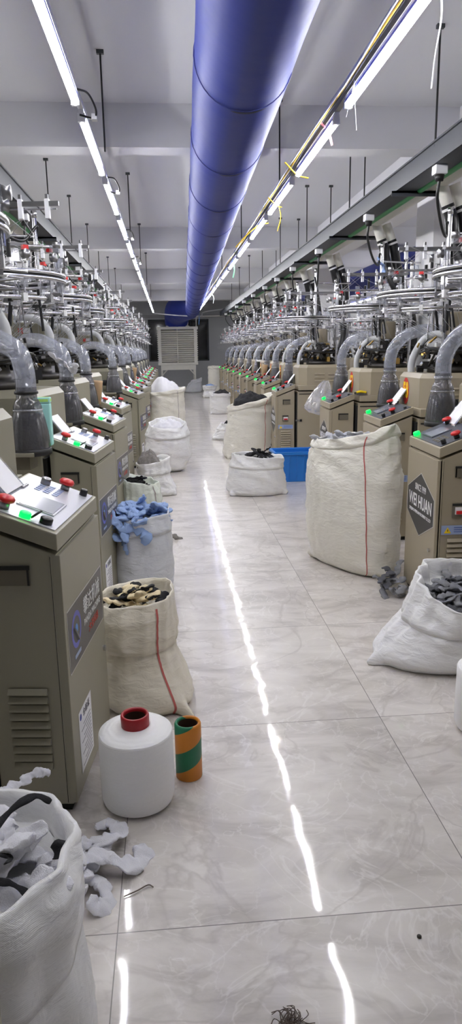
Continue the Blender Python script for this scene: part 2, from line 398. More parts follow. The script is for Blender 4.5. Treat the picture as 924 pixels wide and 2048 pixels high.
for x in (2.62, -3.1):
    struct(MB().b2((x, Y0, ZB - .18), (x + .35, Y1, ZC), 'wall').build('trim_%d' % k, bevel=0)); k += 1
for x in (2.6, -3.1):
    for y in (.6, 7.0, 12.9, 18.8, 24.7):
        struct(MB().b2((x, y, 0), (x + .5, y + .5, ZB - .18), 'wall').build('trim_%d' % k)); k += 1

# ------------------------------------------------------------------ lights (LED battens)
def batten_proto():
    r = empty('light_batten', (0, 0, 0))
    b = MB(); b.b2((-.013, -.65, .004), (.013, .65, .035), 'fixture'); b.build('housing', r)
    for s in (-1, 1): MB().box((0, s * .635, -.008), (.042, .03, .046), 'fixture').build('end_cap', r)
    d = MB(); d.cyl((0, -.62, -.018), (0, .62, -.018), .0175, 'led', 8); d.build('led_tube', r)
    for s in (-1, 1): MB().b2((s * .019 - .0015, -.62, -.004), (s * .019 + .0015, .62, .012), 'fixture_blue').build('edge_strip', r)
    return r
proto_l = batten_proto(); first = True
def place_batten(x, y, z, label, group=None):
    global first
    o = proto_l if first else copy_tree(proto_l); first = False
    o.location = (x, y, z); tag(o, label, 'light', group)
ys = [0.51 + 1.55 * i for i in range(16)]
for i, y in enumerate(ys[1:]):
    yy = y
    if yy > 25: break
    place_batten(-.455, yy, 2.82, 'slim LED batten light, %s in the left row above the aisle' % ORD[i], 'left aisle lights')
for i, y in enumerate(ys[1:]):
    yy = y
    if yy > 25: break
    place_batten(1.05, yy, 2.82, 'slim LED batten light, %s in the right row beside the blue duct' % ORD[i], 'right aisle lights')
for sx, nm in ((-4.6, 'far left'), (5.5, 'far right')):  # added fill rows: lift the dark side bays and the end wall
    tag(MB().b2((sx - .016, .5, 2.855), (sx + .016, 28, 2.89), 'fixture').build('light_trunking'), 'long metal trunking carrying the added %s row of fill lights' % nm, 'trunking')
    for i in range(16):
        place_batten(sx, 2.2 + 1.6 * i, 2.82, 'added batten-shaped fill light, %s over the %s machines' % (ORD[i], nm), nm + ' fill lights')
for x, nm, sgn in ((-.455, 'left', 1), (1.05, 'right', -1)):
    b = MB(); b.b2((x - .016, -2, 2.855), (x + .016, 25.0, 2.89), 'trunking' if nm == 'right' else 'fixture')
    t = b.build('light_trunking'); tag(t, 'long %s metal trunking carrying the %s row of lights' % ('grey' if nm == 'right' else 'white', nm), 'trunking')
    if nm == 'right':
        for q in range(5):
            pts = [(x - .035 - .012 * (q % 3) + .015 * noise.noise(Vector((q * 7.1, y * .9, 0))), y, 2.87 + .02 * (q // 3) + .015 * noise.noise(Vector((q * 3.3, y * 1.1, 5)))) for y in [2 + .35 * i for i in range(66)]]
            MB().tube(pts, .006, ('cable', 'yellowtie', 'white', 'steel', 'white')[q], 5).build('wire', t)
# curled flex and small junction blocks on the left row
for i, (y, s) in enumerate(((4.33, 1), (6.27, 1), (8.75, -1), (11.1, -1))):
    b = MB(); b.tube(cr([(-.44, y - .12, 2.86), (-.39, y - .02, 2.87), (-.36, y + .08, 2.82), (-.38, y + .12, 2.79), (-.455, y + .1, 2.80)], 6), .006, 'cable', 6)
    o = b.build('light_flex'); MB().box((-.375, y + .13, 2.795), (.03, .05, .03), 'fixture').build('connector', o)
    tag(o, 'curled dark light flex with white connector, %s along the left row of lights' % ORD[i], 'cable')
# conduit closing the far end
b = MB(); b.tube(cr([(-.44, 25.0, 2.8), (.4, 25.1, 2.72), (1.15, 25.1, 2.7), (1.28, 25.15, 2.83), (2.2, 25.3, 2.95)], 6), .018, 'fixture', 8)
tag(b.build('conduit_pipe'), 'thin white conduit linking the far ends of both light rows', 'pipe')
# hanger rods
def rod(x, y, z0, label):
    b = MB(); b.cyl((x, y, z0), (x, y, ZC), .007, 'rubber', 6); b.box((x, y, ZC - .012), (.05, .03, .024), 'frame')
    tag(b.build('hanger_rod'), label, 'rod')
for i, y in enumerate((5.5, 8.9, 12.2, 15.6, 19)): rod(-.40, y, 2.88, 'thin dark ceiling rod, %s down to the left row of lights' % ORD[i])
for i, y in enumerate((6.4, 9.6, 13, 16.2, 19.5)): rod(1.0, y, 2.88, 'thin dark ceiling rod, %s down to the right row of lights' % ORD[i])
for i, y in enumerate((3.3, 5.0, 7.3, 9.5, 11.7, 13.9, 16.1, 18.3, 20.5)): rod(1.84, y, 2.80, 'thin dark ceiling rod, %s down to the right steel channel' % ORD[i])
for i, y in enumerate((5.6, 8.3, 10.1, 12.2, 14.0, 16.2, 18.3, 20.5)): rod(-1.24, y, 2.80, 'thin dark ceiling rod, %s down to the left steel channel' % ORD[i])
for i, y in enumerate((3, 9, 15, 21, 27)): rod(-4.6, y, 2.88, 'thin dark ceiling rod, %s down to the added far left trunking' % ORD[i]); rod(5.5, y, 2.88, 'thin dark ceiling rod, %s down to the added far right trunking' % ORD[i])
for i, y in enumerate((7.9, 9.5, 11.8, 14.2)): rod(2.15, y, 2.84, 'thin dark ceiling rod, %s down to the right trunk pipe' % ORD[i])

# ties and ribbons
def ribbon(pts, wd, mn, label):
    b = MB(); b.tube(cr(pts, 5), wd, mn, 6, flat=.35); tag(b.build('tie_ribbon'), label, 'ribbon')
ribbon([(1.12, 3.05, 2.84), (1.125, 3.05, 2.75), (1.11, 3.06, 2.62), (1.10, 3.06, 2.50)], .008, 'white', 'long white strip hanging from the nearest right light')
ribbon([(1.02, 4.0, 2.85), (1.03, 4.02, 2.76), (1.045, 4.03, 2.62)], .007, 'white', 'white strip hanging near the far end of the nearest right light')
ribbon([(1.02, 4.0, 2.84), (1.0, 4.0, 2.75), (.985, 4.02, 2.68)], .006, 'white', 'short thin white strip beside a longer strip on the right light')
ribbon([(1.0, 4.75, 2.87), (1.06, 4.78, 2.82), (1.09, 4.8, 2.75)], .011, 'pinktie', 'pink tie ribbon on the right light row')
ribbon([(.94, 5.75, 2.88), (1.04, 5.78, 2.80), (1.13, 5.8, 2.78)], .012, 'yellowtie', 'yellow tie ribbon nearest the camera on the right light row')
ribbon([(.97, 6.9, 2.86), (1.05, 6.9, 2.79), (1.1, 6.92, 2.78)], .013, 'yellowtie', 'yellow tie wrapped round the right light row above the hanging yellow one')
ribbon([(1.08, 6.95, 2.80), (1.10, 6.97, 2.70), (1.07, 6.98, 2.58)], .013, 'yellowtie', 'yellow tie ribbon hanging down below the right light row')
ribbon([(.80, 8.3, 2.62), (.92, 8.2, 2.74), (1.04, 8.1, 2.82), (1.14, 8.1, 2.84)], .014, 'yellowtie', 'long slanting yellow tie between blue duct and right light row')
ribbon([(1.03, 11.2, 2.84), (1.05, 11.2, 2.7), (1.03, 11.2, 2.58)], .03, 'greentie', 'pale green tie on the right light row')
ribbon([(1.06, 17.2, 2.84), (1.12, 17.2, 2.72), (1.1, 17.2, 2.6)], .025, 'white', 'white knotted tie far along the right light row')
ribbon([(1.1, 24.9, 2.82), (1.1, 24.9, 2.6), (1.08, 24.9, 2.4)], .03, 'bluetie', 'light blue tie at the far end of the right light row')

# ------------------------------------------------------------------ blue fabric duct
def dc(y): return Vector((.345 + .0215 * y, y, 2.915))
dr = empty('air_duct', (0, 0, 0)); tag(dr, 'large blue fabric air duct running overhead along the aisle', 'duct')
n, rows = 48, 0
seams = [1.3, 2.6, 3.9, 5.2, 6.5, 7.85, 9.15, 10.4, 11.7, 13.0, 14.3, 15.6, 16.9, 18.2, 19.5, 20.8, 22.1, 23.4]
ysd = [-2.5 + .1 * i for i in range(276)]
vs, fs = [], []
for i, y in enumerate(ysd):
    c = dc(y); ds = min(abs(y - s) for s in seams)
    r = .252 - .006 * math.exp(-(ds / .035) ** 2) + .002 * math.sin(y * 4.8)
    for j in range(n):
        a = 2 * PI * j / n; q = r * (1 + .008 * noise.noise(Vector((math.cos(a) * 2, math.sin(a) * 2, y * 1.4))))
        vs.append(c + Vector((q * math.cos(a), 0, q * math.sin(a))))
for i in range(len(ysd) - 1):
    for j in range(n): fs.append((i * n + j, i * n + (j + 1) % n, (i + 1) * n + (j + 1) % n, (i + 1) * n + j))
MB().add(vs, fs, 'duct', True).build('duct_sleeve', dr)
for s in seams:
    c = dc(s); b = MB()
    b.tube([c + Vector((.252 * math.cos(a), 0, .252 * math.sin(a))) for a in [2 * PI * j / 40 for j in range(41)]], .0035, 'ductseam', 5, caps=False); b.build('seam', dr)
    b = MB(); pts = []
    for side in (-.9, ):
        P = []
        for j in range(13):
            a = -PI / 2 + (-.28 + .75 * j / 12); hw = .014 * math.sin(PI * j / 12) ** .6 + .001
            for e in (-1, 1): P.append(c + Vector((.2565 * math.cos(a), e * hw + .006, .2565 * math.sin(a))))
        b.add(P, [(2 * j, 2 * j + 1, 2 * j + 3, 2 * j + 2) for j in range(12)], 'ductdark', True)
    b.build('air_slot', dr)
b = MB()
ep = cr([(.885, 24.9, 2.915), (.80, 25.6, 2.95), (.58, 26.4, 3.02), (.42, 27.1, 3.03), (.37, 27.8, 2.93), (.37, 28.2, 2.62)], 6)
er = [.252 + .21 * min(1, i / (len(ep) * .42)) for i in range(len(ep))]
b.tube(ep, er, 'duct', 32); b.build('elbow', dr)

# ------------------------------------------------------------------ air cooler
ac = empty('air_cooler', (.37, 28.4, 0)); tag(ac, 'big off-white louvred evaporative air cooler on a stand at the end wall', 'air cooler')
def A(x, y, z): return (x - .37, y - 28.4, z)
b = MB(); b.b2(A(-.30, 27.85, 1.07), A(1.04, 29.1, 2.4), 'coolerdark'); b.build('pad_core', ac)
b = MB(); b.b2(A(-.40, 27.7, 1.0), A(1.14, 29.2, 1.1), 'cooler'); b.b2(A(-.42, 27.72, 2.34), A(1.16, 29.2, 2.44), 'cooler')
for x in (-.38, 1.0): b.b2(A(x, 27.72, 1.08), A(x + .12, 27.9, 2.36), 'cooler')
b.b2(A(.35, 27.75, 1.08), A(.38, 27.8, 2.36), 'cooler'); b.build('casing', ac, bevel=.01)
for i in range(15):
    z = 1.16 + i * .08
    MB().box(A(.37, 27.80, z), (1.26, .09, .034), 'cooler', Matrix.Rotation(.5, 3, 'X')).build('louvre', ac)
    for s, x in ((1, -.36), (-1, 1.10)): MB().box(A(x, 28.45, z), (.12, 1.3, .03), 'cooler', Matrix.Rotation(-.6 * s, 3, 'Y')).build('side_louvre', ac)
b = MB(); b.b2(A(-.02, 27.95, 2.44), A(.80, 28.75, 2.62), 'cooler'); b.b2(A(-.06, 27.9, 2.44), A(.84, 28.8, 2.48), 'cooler'); b.build('top_collar', ac)
b = MB()
b.b2(A(-.30, 27.75, .82), A(1.05, 27.81, 1.0), 'cooler'); b.b2(A(-.30, 29.05, .82), A(1.05, 29.1, 1.0), 'cooler')
for x in (-.27, 1.02):
    for y in (27.78, 29.08): b.box(A(x, y, .5), (.055, .055, 1.0), 'cooler')
for x, s in ((-.25, 1), (1.0, -1)): b.tube([A(x, 27.78, .62), A(x + s * .2, 27.78, .84)], .022, 'cooler', 6)
b.build('stand', ac)
b = MB(); b.tube(cr([(1.02, 28.0, 1.2), (1.1, 28.0, 2.3), (1.12, 28.0, 2.72), (1.2, 28.0, 2.82), (2.2, 28.0, 2.84)], 6), .025, 'cooler', 8)
tag(b.build('drain_pipe'), 'thin pale pipe rising beside the air cooler and turning right', 'pipe')
b = MB()
for z in (2.88, 2.94): b.b2((-2.5, 29.9, z), (3.2, 29.95, z + .035), 'steel')
tag(b.build('cable_rail'), 'dark horizontal rails across the end wall above the window', 'rail')

# ------------------------------------------------------------------ overhead channels, pipes
def channel(x, s, ya, yb, nm):
    b = MB(); y0, y1 = ya, yb
    b.b2((x - .006, y0, 2.69), (x + .006, y1, 2.83), 'steelpaint')
    b.b2((x, y0, 2.69), (x + s * .16, y1, 2.702), 'steelpaint'); b.b2((x - s * .02, y0, 2.82), (x + s * .16, y1, 2.832), 'steelpaint')
    o = b.build('steel_channel'); tag(o, 'grey painted steel channel hung above the %s machine row' % nm, 'steel beam')
    for y in [ya + 1.2 + 2.2 * i for i in range(int((yb - ya) / 2.2))]:
        q = MB(); q.b2((x - s * .04, y, 2.675), (x + s * .55, y + .045, 2.69), 'steelpaint'); q.b2((x - s * .04, y, 2.65), (x + s * .55, y + .006, 2.69), 'steelpaint'); q.build('bracket', o)
    b = MB(); b.cyl((x + s * .19, y0, 2.70), (x + s * .19, y1, 2.70), .028, 'greenpipe', 12)
    tag(b.build('air_pipe'), 'green plastic air pipe beside the %s steel channel' % nm, 'pipe')
    b = MB(); b.cyl((x + s * .31, y0, 2.775), (x + s * .31, y1, 2.775), .085, 'trunk', 18)
    tag(b.build('trunk_pipe'), 'thick off-white trunk pipe under the %s steel channel' % nm, 'pipe')
channel(1.84, 1, .2, 25.2, 'right'); channel(-1.18, -1, .2, 25.2, 'left')

# ------------------------------------------------------------------ knitting machine
W, D = .56, .25
ZL, ZH = .95, 1.045
def PL(s, v, h=0):           # point on the sloping console lid, s 0..1 along depth, v along width, h above
    nx, nz = -(ZH - ZL), D; ln = math.hypot(nx, nz)
    return Vector((s * D + nx / ln * h, v, ZL + s * (ZH - ZL) + nz / ln * h))
LIDN = Vector((-(ZH - ZL), 0, D)).normalized()
LIDR = Matrix((Vector((D, 0, ZH - ZL)).normalized(), Vector((0, 1, 0)), LIDN)).transposed()   # columns
def lid_box(b, s, v, d, mn, h=0):
    b.box(PL(s, v, h + d[2] / 2), d, mn, LIDR)
def lid_cyl(b, s, v, prof, mn, n=16): b.lathe(prof, PL(s, v), mn, n, LIDR)

def machine(side):
    R_ = side == 'R'; tan = 'tanR' if R_ else 'tanL'
    root = empty('sock_knitting_machine', (0, 0, 0))
    vs_ = 0.0 if R_ else W; sg = -1 if R_ else 1       # the side of the console that faces the camera
    # --- control cabinet
    b = MB()
    b.prism([(.008, .03), (.008, .885), (D - .004, .885 + (ZH - ZL) * .96), (D - .004, .03)], lambda p, t: (p[0], .006 + (W - .012) * t, p[1]), tan)
    b.prism([(0, .897), (0, ZL), (D, ZH), (D, .897 + ZH - ZL)], lambda p, t: (p[0], W * t, p[1]), tan)
    cab = b.build('control_cabinet', root, bevel=.004)
    b = MB(); b.b2((.02, .02, 0), (D - .02, W - .02, .032), 'groove'); b.build('plinth', cab)
    b = MB(); b.b2((-.004, .006, .035), (.022, W - .006, .882), tan); b.b2((.022, .003, .035), (.03, W - .003, .882), 'groove')
    dr_ = b.build('cabinet_door', cab, bevel=.003)
    b = MB(); lv = .08 if R_ else .05
    b.cyl((-.014, lv, .36), (-.004, lv, .36), .011, 'chrome', 12); b.build('door_lock', cab)
    # recess handle, louvers on the visible side
    b = MB(); y = vs_
    b.b2((.09, y - .002, .79), (.19, y + .0025, .85), 'recess'); b.b2((.09, y - .003, .84), (.19, y + sg * .004, .852), 'groove'); b.b2((.092, y - .003, .79), (.099, y + sg * .003, .85), 'groove')  # flat plate: recess shade painted on, with dark top and side edges
    b.build('handle_recess', cab)
    b = MB()
    for i in range(10):
        z = .165 + .029 * i
        b.prism([(z, 0), (z + .021, 0), (z + .004, .012)], lambda p, t: (.065 + .125 * t, y + sg * (p[1] - .0005), p[0]), tan)
    b.build('louvre', cab)
    if R_:
        b = MB(); b.b2((.085, y - .003, .565), (.165, y + .002, .645), 'recess'); b.b2((.085, y - .004, .632), (.165, y - .002, .645), 'groove')  # breaker recess is flat; its shade and dark top edge are painted
        b.b2((.10, y - .010, .585), (.158, y + .001, .625), 'white'); b.b2((.105, y - .016, .588), (.153, y - .009, .606), 'red'); b.build('circuit_breaker', cab)
        b = MB(); b.b2((.03, y - .0015, .47), (.225, y + .001, .522), 'label_blue')
        b.prism([(.045, .478), (.085, .478), (.065, .512)], lambda p, t: (p[0], y - .001 - .0015 * t, p[1]), 'yellow')
        b.b2((.063, y - .003, .488), (.067, y - .0024, .500), 'groove')
        for z in (.484, .496, .508): b.b2((.10, y - .0022, z), (.215, y - .0014, z + .004), 'label_line')
        b.build('warning_label', cab)
        # dark six-sided maker's sign on the aisle face
        hexp = [(.53, .655), (.28, .77), (.03, .655), (.03, .505), (.28, .39), (.53, .505)]
        b = MB(); b.prism(hexp, lambda p, t: (-.0045 - .001 * t, p[0], p[1]), 'sign_border')
        b.prism([(.28 + (p[0] - .28) * .97, .58 + (p[1] - .58) * .97) for p in hexp], lambda p, t: (-.0055 - .0006 * t, p[0], p[1]), 'sign_dark'); b.build('maker_sign', cab)
        TX = lambda v, z, h=.0064: Matrix.Translation((-h, v, z)) @ Matrix(((0, 0, -1, 0), (-1, 0, 0, 0), (0, 1, 0, 0), (0, 0, 0, 1)))
        text_obj('sign_lettering', 'SINCE 1999', .056, 'white', cab, TX(.28, .675), .20)
        text_obj('sign_lettering', 'WEI HUAN', .105, 'white', cab, TX(.28, .59), .42, bold=.0016)
        text_obj('sign_lettering', 'ZHEJIANG WEIHUAN MACHINERY CO.,LTD', .026, 'paper', cab, TX(.28, .525), .40)
    else:
        b = MB(); b.b2((-.0045, .03, .475), (-.0055, .53, .69), 'sign_border'); b.b2((-.0055, .035, .480), (-.0062, .525, .685), 'sign_grey'); b.build('maker_sign', cab)
        TX = lambda v, z, h=.0068: Matrix.Translation((-h, v, z)) @ Matrix(((0, 0, -1, 0), (-1, 0, 0, 0), (0, 1, 0, 0), (0, 0, 0, 1)))
        text_obj('sign_lettering', '\u6500\u8fbe\u673a\u68b0', .068, 'white', cab, TX(.20, .625), .25)
        text_obj('sign_lettering', 'PANDA MACHINE', .034, 'white', cab, TX(.20, .572), .25)
        text_obj('sign_lettering', '\u5927\u5723\u79d1\u6280', .034, 'sign_red', cab, TX(.19, .528), .15)
        b = MB(); ring = lambda r0, r1, mn, h: b.lathe([(r0, h), (r1, h)], (0, .43, .595), mn, 32, Matrix(((0, 0, -1), (-1, 0, 0), (0, 1, 0))))
        ring(.045, .062, 'glow_blue', .0068); ring(.0, .018, 'sky_blue', .0069)
        b.tube([(-.0075, .465, .61), (-.0075, .445, .585), (-.0075, .415, .552)], [.008, .009, .007], 'steel', 6, flat=.2)
        b.b2((-.0066, .39, .503), (-.0074, .47, .516), 'label_blue'); b.build('emblem', cab)
        b = MB(); b.b2((-.0045, .30, .09), (-.0054, .475, .31), 'paper')
        for i in range(11): b.b2((-.0054, .32, .105 + i * .014), (-.0058, .45 - .03 * (i % 3), .108 + i * .014), 'ink')
        b.lathe([(0, .0058), (.012, .0058)], (0, .452, .287), 'blueink', 16, Matrix(((0, 0, -1), (-1, 0, 0), (0, 1, 0))))
        b.build('certificate_paper', cab)
        text_obj('paper_lettering', '\u5408\u683c\u8bc1', .03, 'ink', cab, TX(.375, .283, .0060), .09)
    # --- console top
    b = MB(); lid_box(b, .5, W / 2, (D * .98, W * .92, .004), 'panel_dark' if R_ else 'panel_silver')
    if R_:
        for i in range(3):
            for j in range(4): lid_box(b, .16 + .1 * i, .14 + .028 * j, (.016, .02, .002), 'recess', .004)
    else:
        for i in range(3):
            for j in range(5): lid_box(b, .42 + .12 * i, .10 + .022 * j, (.02, .014, .002), 'label_blue', .004)
    b.build('control_panel', cab)
    b = MB(); sv = .36 if R_ else .34
    lid_box(b, .42, sv, (.125, .16, .004), 'panel_dark' if R_ else 'panel_silver', .004); lid_box(b, .42, sv, (.112, .146, .002), 'screen2' if R_ else 'screen', .008); b.build('display_screen', cab)
    def estop(s, v, leg='steel'):
        b = MB(); lid_cyl(b, s, v, [(.0, .004), (.016, .004), (.016, .03), (.0, .03)], 'steel' if not R_ else 'black')
        lid_cyl(b, s, v, [(.0, .026), (.026, .028), (.028, .036), (.022, .044), (.0, .046)], 'red'); b.build('emergency_button', cab)
    def cap(name, s, v, r, h, mn):
        b = MB(); lid_cyl(b, s, v, [(.0, .004), (r, .004), (r, h), (r * .85, h + .003), (.0, h + .003)], mn); b.build(name, cab)
    if R_:
        estop(.82, .47); estop(.45, .055)
        cap('start_button', .12, .50, .020, .022, 'green_lit'); cap('selector_knob', .16, .05, .014, .028, 'black'); cap('buzzer', .82, .06, .012, .012, 'black')
    else:
        estop(.70, .50); estop(.40, .075)
        cap('start_button', .43, .515, .018, .018, 'green_lit'); cap('buzzer', .66, .09, .018, .026, 'steel'); cap('selector_knob', .15, .06, .014, .024, 'black'); cap('key_switch', .19, .505, .02, .02, 'black')
        b = MB(); c = PL(.31, .515, .025); b.lathe([(0, -.003), (.02, -.003), (.02, .003), (0, .003)], c, 'black', 16, LIDR @ Matrix.Rotation(.9, 3, 'Y')); b.build('button_guard', cab)
    # --- clear flap holding a paper sheet
    b = MB(); fa = PL(.80, .355 if R_ else .20); dv = Vector((.13, 0, .17)).normalized(); nn = Vector((-dv.z, 0, dv.x))
    def FL(a, v, h): return fa + dv * a + Vector((0, v, 0)) + nn * h
    def plate(b, a0, a1, v0, v1, h0, h1, mn):
        P = [FL(a, v, h) for a in (a0, a1) for v in (v0, v1) for h in (h0, h1)]
        b.add(P, [(0, 1, 3, 2), (4, 6, 7, 5), (0, 4, 5, 1), (2, 3, 7, 6), (0, 2, 6, 4), (1, 5, 7, 3)], mn)
    plate(b, 0, .21, 0, .19, 0, .003, 'clear'); fo = b.build('sheet_holder', root)
    b = MB(); plate(b, .012, .20, .015, .175, .0032, .0040, 'paper'); b.build('instruction_sheet', fo)
    b = MB(); b.cyl(fa + Vector((0, -.02, .006)), fa + Vector((0, .035, .006)), .006, 'chrome', 8); b.build('hinge', fo)
    # --- base cabinet and table
    b = MB(); b.b2((.28, -.03, .05), (.95, .60, .955), tan)
    base = b.build('base_cabinet', root, bevel=.004)
    b = MB(); b.b2((.262, -.02, .05), (.28, .57, .93), 'groove'); b.b2((.30, -.0, 0), (.92, .57, .052), 'groove'); b.b2((.30, -.034, .915), (.93, .604, .925), 'groove'); b.build('plinth', base)
    b = MB(); b.b2((.29, -.05, .97), (.97, .62, 1.03), tan); b.prism([(.30, .62), (.52, .62), (.40, .90), (.22, .90)], lambda p, t: (p[0], p[1], .985 + .02 * t), tan)
    b.cyl((.36, .72, 1.005), (.36, .72, 1.02), .012, 'brass', 10); b.build('table_plate', root, bevel=.004)
    b = MB(); yy = -.032 if R_ else .602
    b.box((.285, yy, .58), (.06, .012, .022), 'chrome'); b.box((.325, yy, .58), (.03, .016, .03), 'black'); b.build('door_latch', base)
    # --- octagonal hood
    hu = -.03 if R_ else -.05
    oc = [(.33 + hu, .04), (.33 + hu, .575), (.41 + hu, .63), (.86, .63), (.95, .50), (.95, .06), (.86, -.04), (.43 + hu, -.04)]
    b = MB(); b.prism(oc, lambda p, t: (p[0], p[1], 1.03 + .225 * t), tan)
    n8 = len(oc); top = [(.64 + (p[0] - .64) * .93, .29 + (p[1] - .29) * .93, 1.29) for p in oc]
    b.add([(p[0], p[1], 1.255) for p in oc] + top, [tuple(range(8, 16))] + [(i, (i + 1) % 8, 8 + (i + 1) % 8, 8 + i) for i in range(8)], tan)
    hood = b.build('hood', root)
    b = MB(); yy = -.04 if R_ else .60
    for i in range(3):
        for uu in (.50, .68): b.prism([(1.08 + .045 * i, 0), (1.095 + .045 * i, 0), (1.083 + .045 * i, .012)], lambda p, t: (uu + .13 * t, yy + sg * p[1], p[0]), tan)
    b.build('hood_louvre', hood)
    # --- knitting head: column, cams, levers
    rr = random.Random(11 if R_ else 23)
    b = MB(); c0 = Vector((.64, .29, 0))
    b.lathe([(.0, 1.29), (.20, 1.29), (.20, 1.33), (.13, 1.34), (.12, 1.42), (.17, 1.43), (.17, 1.47), (.09, 1.48), (.06, 1.56), (0, 1.56)], c0, 'darksteel', 24)
    for i in range(70):
        a = rr.uniform(0, 2 * PI); r = rr.uniform(.12, .27); z = rr.uniform(1.30, 1.52)
        p = c0 + Vector((r * math.cos(a), r * math.sin(a), z))
        mn = rr.choice(['darksteel', 'darksteel', 'steel', 'rubber', 'rubber', 'black', 'chrome', 'brass'])
        k_ = rr.random()
        if k_ < .45: b.box(p, (rr.uniform(.015, .08), rr.uniform(.015, .05), rr.uniform(.01, .06)), mn, Matrix.Rotation(a, 3, 'Z') @ Matrix.Rotation(rr.uniform(-.6, .6), 3, 'X'))
        elif k_ < .8: b.cyl(p, p + Vector((rr.uniform(-.08, .08), rr.uniform(-.08, .08), rr.uniform(-.05, .09))), rr.uniform(.004, .014), mn, 7)
        else: b.lathe([(0, 0), (.02, 0), (.02, .012), (0, .012)], p, mn, 10, Matrix.Rotation(a, 3, 'Z') @ Matrix.Rotation(1.2, 3, 'Y'))
    for i in range(12):
        a = 2 * PI * i / 12; b.box(c0 + Vector((.19 * math.cos(a), .19 * math.sin(a), 1.50)), (.05, .022, .03), rr.choice(['white', 'steel', 'chrome']), a)
    for q in range(4):
        pts = [c0 + Vector(((.24 + .03 * math.sin(3 * t + q)) * math.cos(t), (.24 + .03 * math.sin(3 * t + q)) * math.sin(t), 1.45 + .012 * q + .02 * math.sin(2 * t + q))) for t in [2 * PI * j / 28 for j in range(29)]]
        b.tube(pts, .006, 'cable', 5, caps=False)
    b.cyl((.70, .16, 1.29), (.70, .16, 1.56), .026, 'brass', 10); b.build('knitting_head', root)
    # --- motor housing
    b = MB()
    if R_:
        b.lathe([(0, 1.575), (.085, 1.575), (.088, 1.585), (.088, 1.735), (.082, 1.748), (0, 1.752)], (.64, .33, 0), tan, 28)
        b.box((.70, .28, 1.545), (.06, .05, .06), tan); b.box((.58, .36, 1.545), (.03, .03, .06), 'steel')
        mo = b.build('motor_housing', root)
        b = MB(); b.b2((.548, .30, 1.62), (.552, .33, 1.73), 'recess'); b.build('rating_plate', mo)
    else:
        b.prism([(.52, 1.54), (.49, 1.70), (.86, 1.72), (.92, 1.54)], lambda p, t: (p[0], .20 + .24 * t, p[1]), tan); mo = b.build('motor_housing', root, bevel=.012)
        b = MB(); b.b2((.665, .44, 1.63), (.70, .4425, 1.67), 'wine'); b.b2((.61, .44, 1.635), (.663, .4425, 1.67), 'paper'); b.build('rating_label', mo)
    # --- dust bottle and hoses
    bc = Vector((.27, .79, 0))
    b = MB(); b.lathe([(.098, 1.005), (.100, 1.03), (.094, 1.10), (.083, 1.16), (.074, 1.195), (.070, 1.205), (.070, 1.225), (.060, 1.25), (.051, 1.262), (.051, 1.32)], bc, 'smoke', 28); bot = b.build('dust_bottle', root)
    b = MB(); b.lathe([(0, .985), (.104, .985), (.106, 1.0), (.104, 1.016), (.098, 1.018), (0, 1.018)], bc, 'rubber', 28); b.box(bc + Vector((.06, 0, .95)), (.14, .12, .07), 'recess'); b.build('bottle_base', bot)
    b = MB(); b.lathe([(0, 1.02), (.088, 1.02), (.088, 1.09), (.080, 1.14), (.068, 1.18), (.03, 1.195), (0, 1.197)], bc, 'lint', 24); b.build('dark_core', bot)  # added dark core; the smoky bottle only looks dark inside
    b = MB(); b.lathe([(.071, 1.203), (.076, 1.205), (.076, 1.211), (.071, 1.213)], bc, 'clear', 28); b.lathe([(.052, 1.285), (.058, 1.287), (.058, 1.300), (.052, 1.302)], bc, 'clear' if R_ else 'black', 24)
    b.build('bottle_clamp', bot)
    b = MB(); dz_ = 0 if R_ else -.045
    hp = cr([bc + Vector((0, 0, 1.28)), bc + Vector((.0, -.0, 1.38)), bc + Vector((.025, -.01, 1.48)), bc + Vector((.10, -.05, 1.575 + dz_)), bc + Vector((.22, -.12, 1.62 + dz_)), bc + Vector((.36, -.2, 1.61 + dz_)), bc + Vector((.50, -.30, 1.53 + dz_))], 7)
    b.tube(hp, .05, 'clearhose', 16, caps=False); b.build('suction_hose', root)
    b = MB()
    if R_: wp = [(.62, .36, 1.56), (.54, .42, 1.585), (.46, .47, 1.55), (.40, .50, 1.45), (.37, .50, 1.36), (.37, .50, 1.28)]
    else: wp = [(.97, .46, 1.54), (.92, .49, 1.68), (.80, .50, 1.745), (.64, .50, 1.75), (.51, .50, 1.715), (.455, .49, 1.63), (.455, .47, 1.53)]
    b.tube(cr(wp, 7), .029, 'whitehose', 12); b.build('air_hose', root)
    # black coupling beside the bottle
    b = MB(); b.cyl(bc + Vector((.09, .0, 1.12)), bc + Vector((.20, 0, 1.12)), .035, 'rubber', 14); b.cyl(bc + Vector((.13, 0, 1.12)), bc + Vector((.15, 0, 1.12)), .038, 'steel', 14); b.build('coupling', root)
    # --- creel: posts, rings, feeders, yarn
    pz = 2.5
    for i, (u, v, z1) in enumerate(((.56, .30, pz), (.84, .42, 2.38), (.80, .08, 2.3))):
        b = MB(); b.cyl((u, v, 1.27), (u, v, z1), .017, 'chrome', 12); b.lathe([(0, 0), (.021, 0), (.021, .05), (.0, .05)], (u, v, z1 - .04), 'chrome', 12)
        b.box((u, v, 1.62), (.05, .05, .04), 'steel'); b.build('post', root)
    rc = Vector((.46 if R_ else .60, .30, 0)); RR = .42
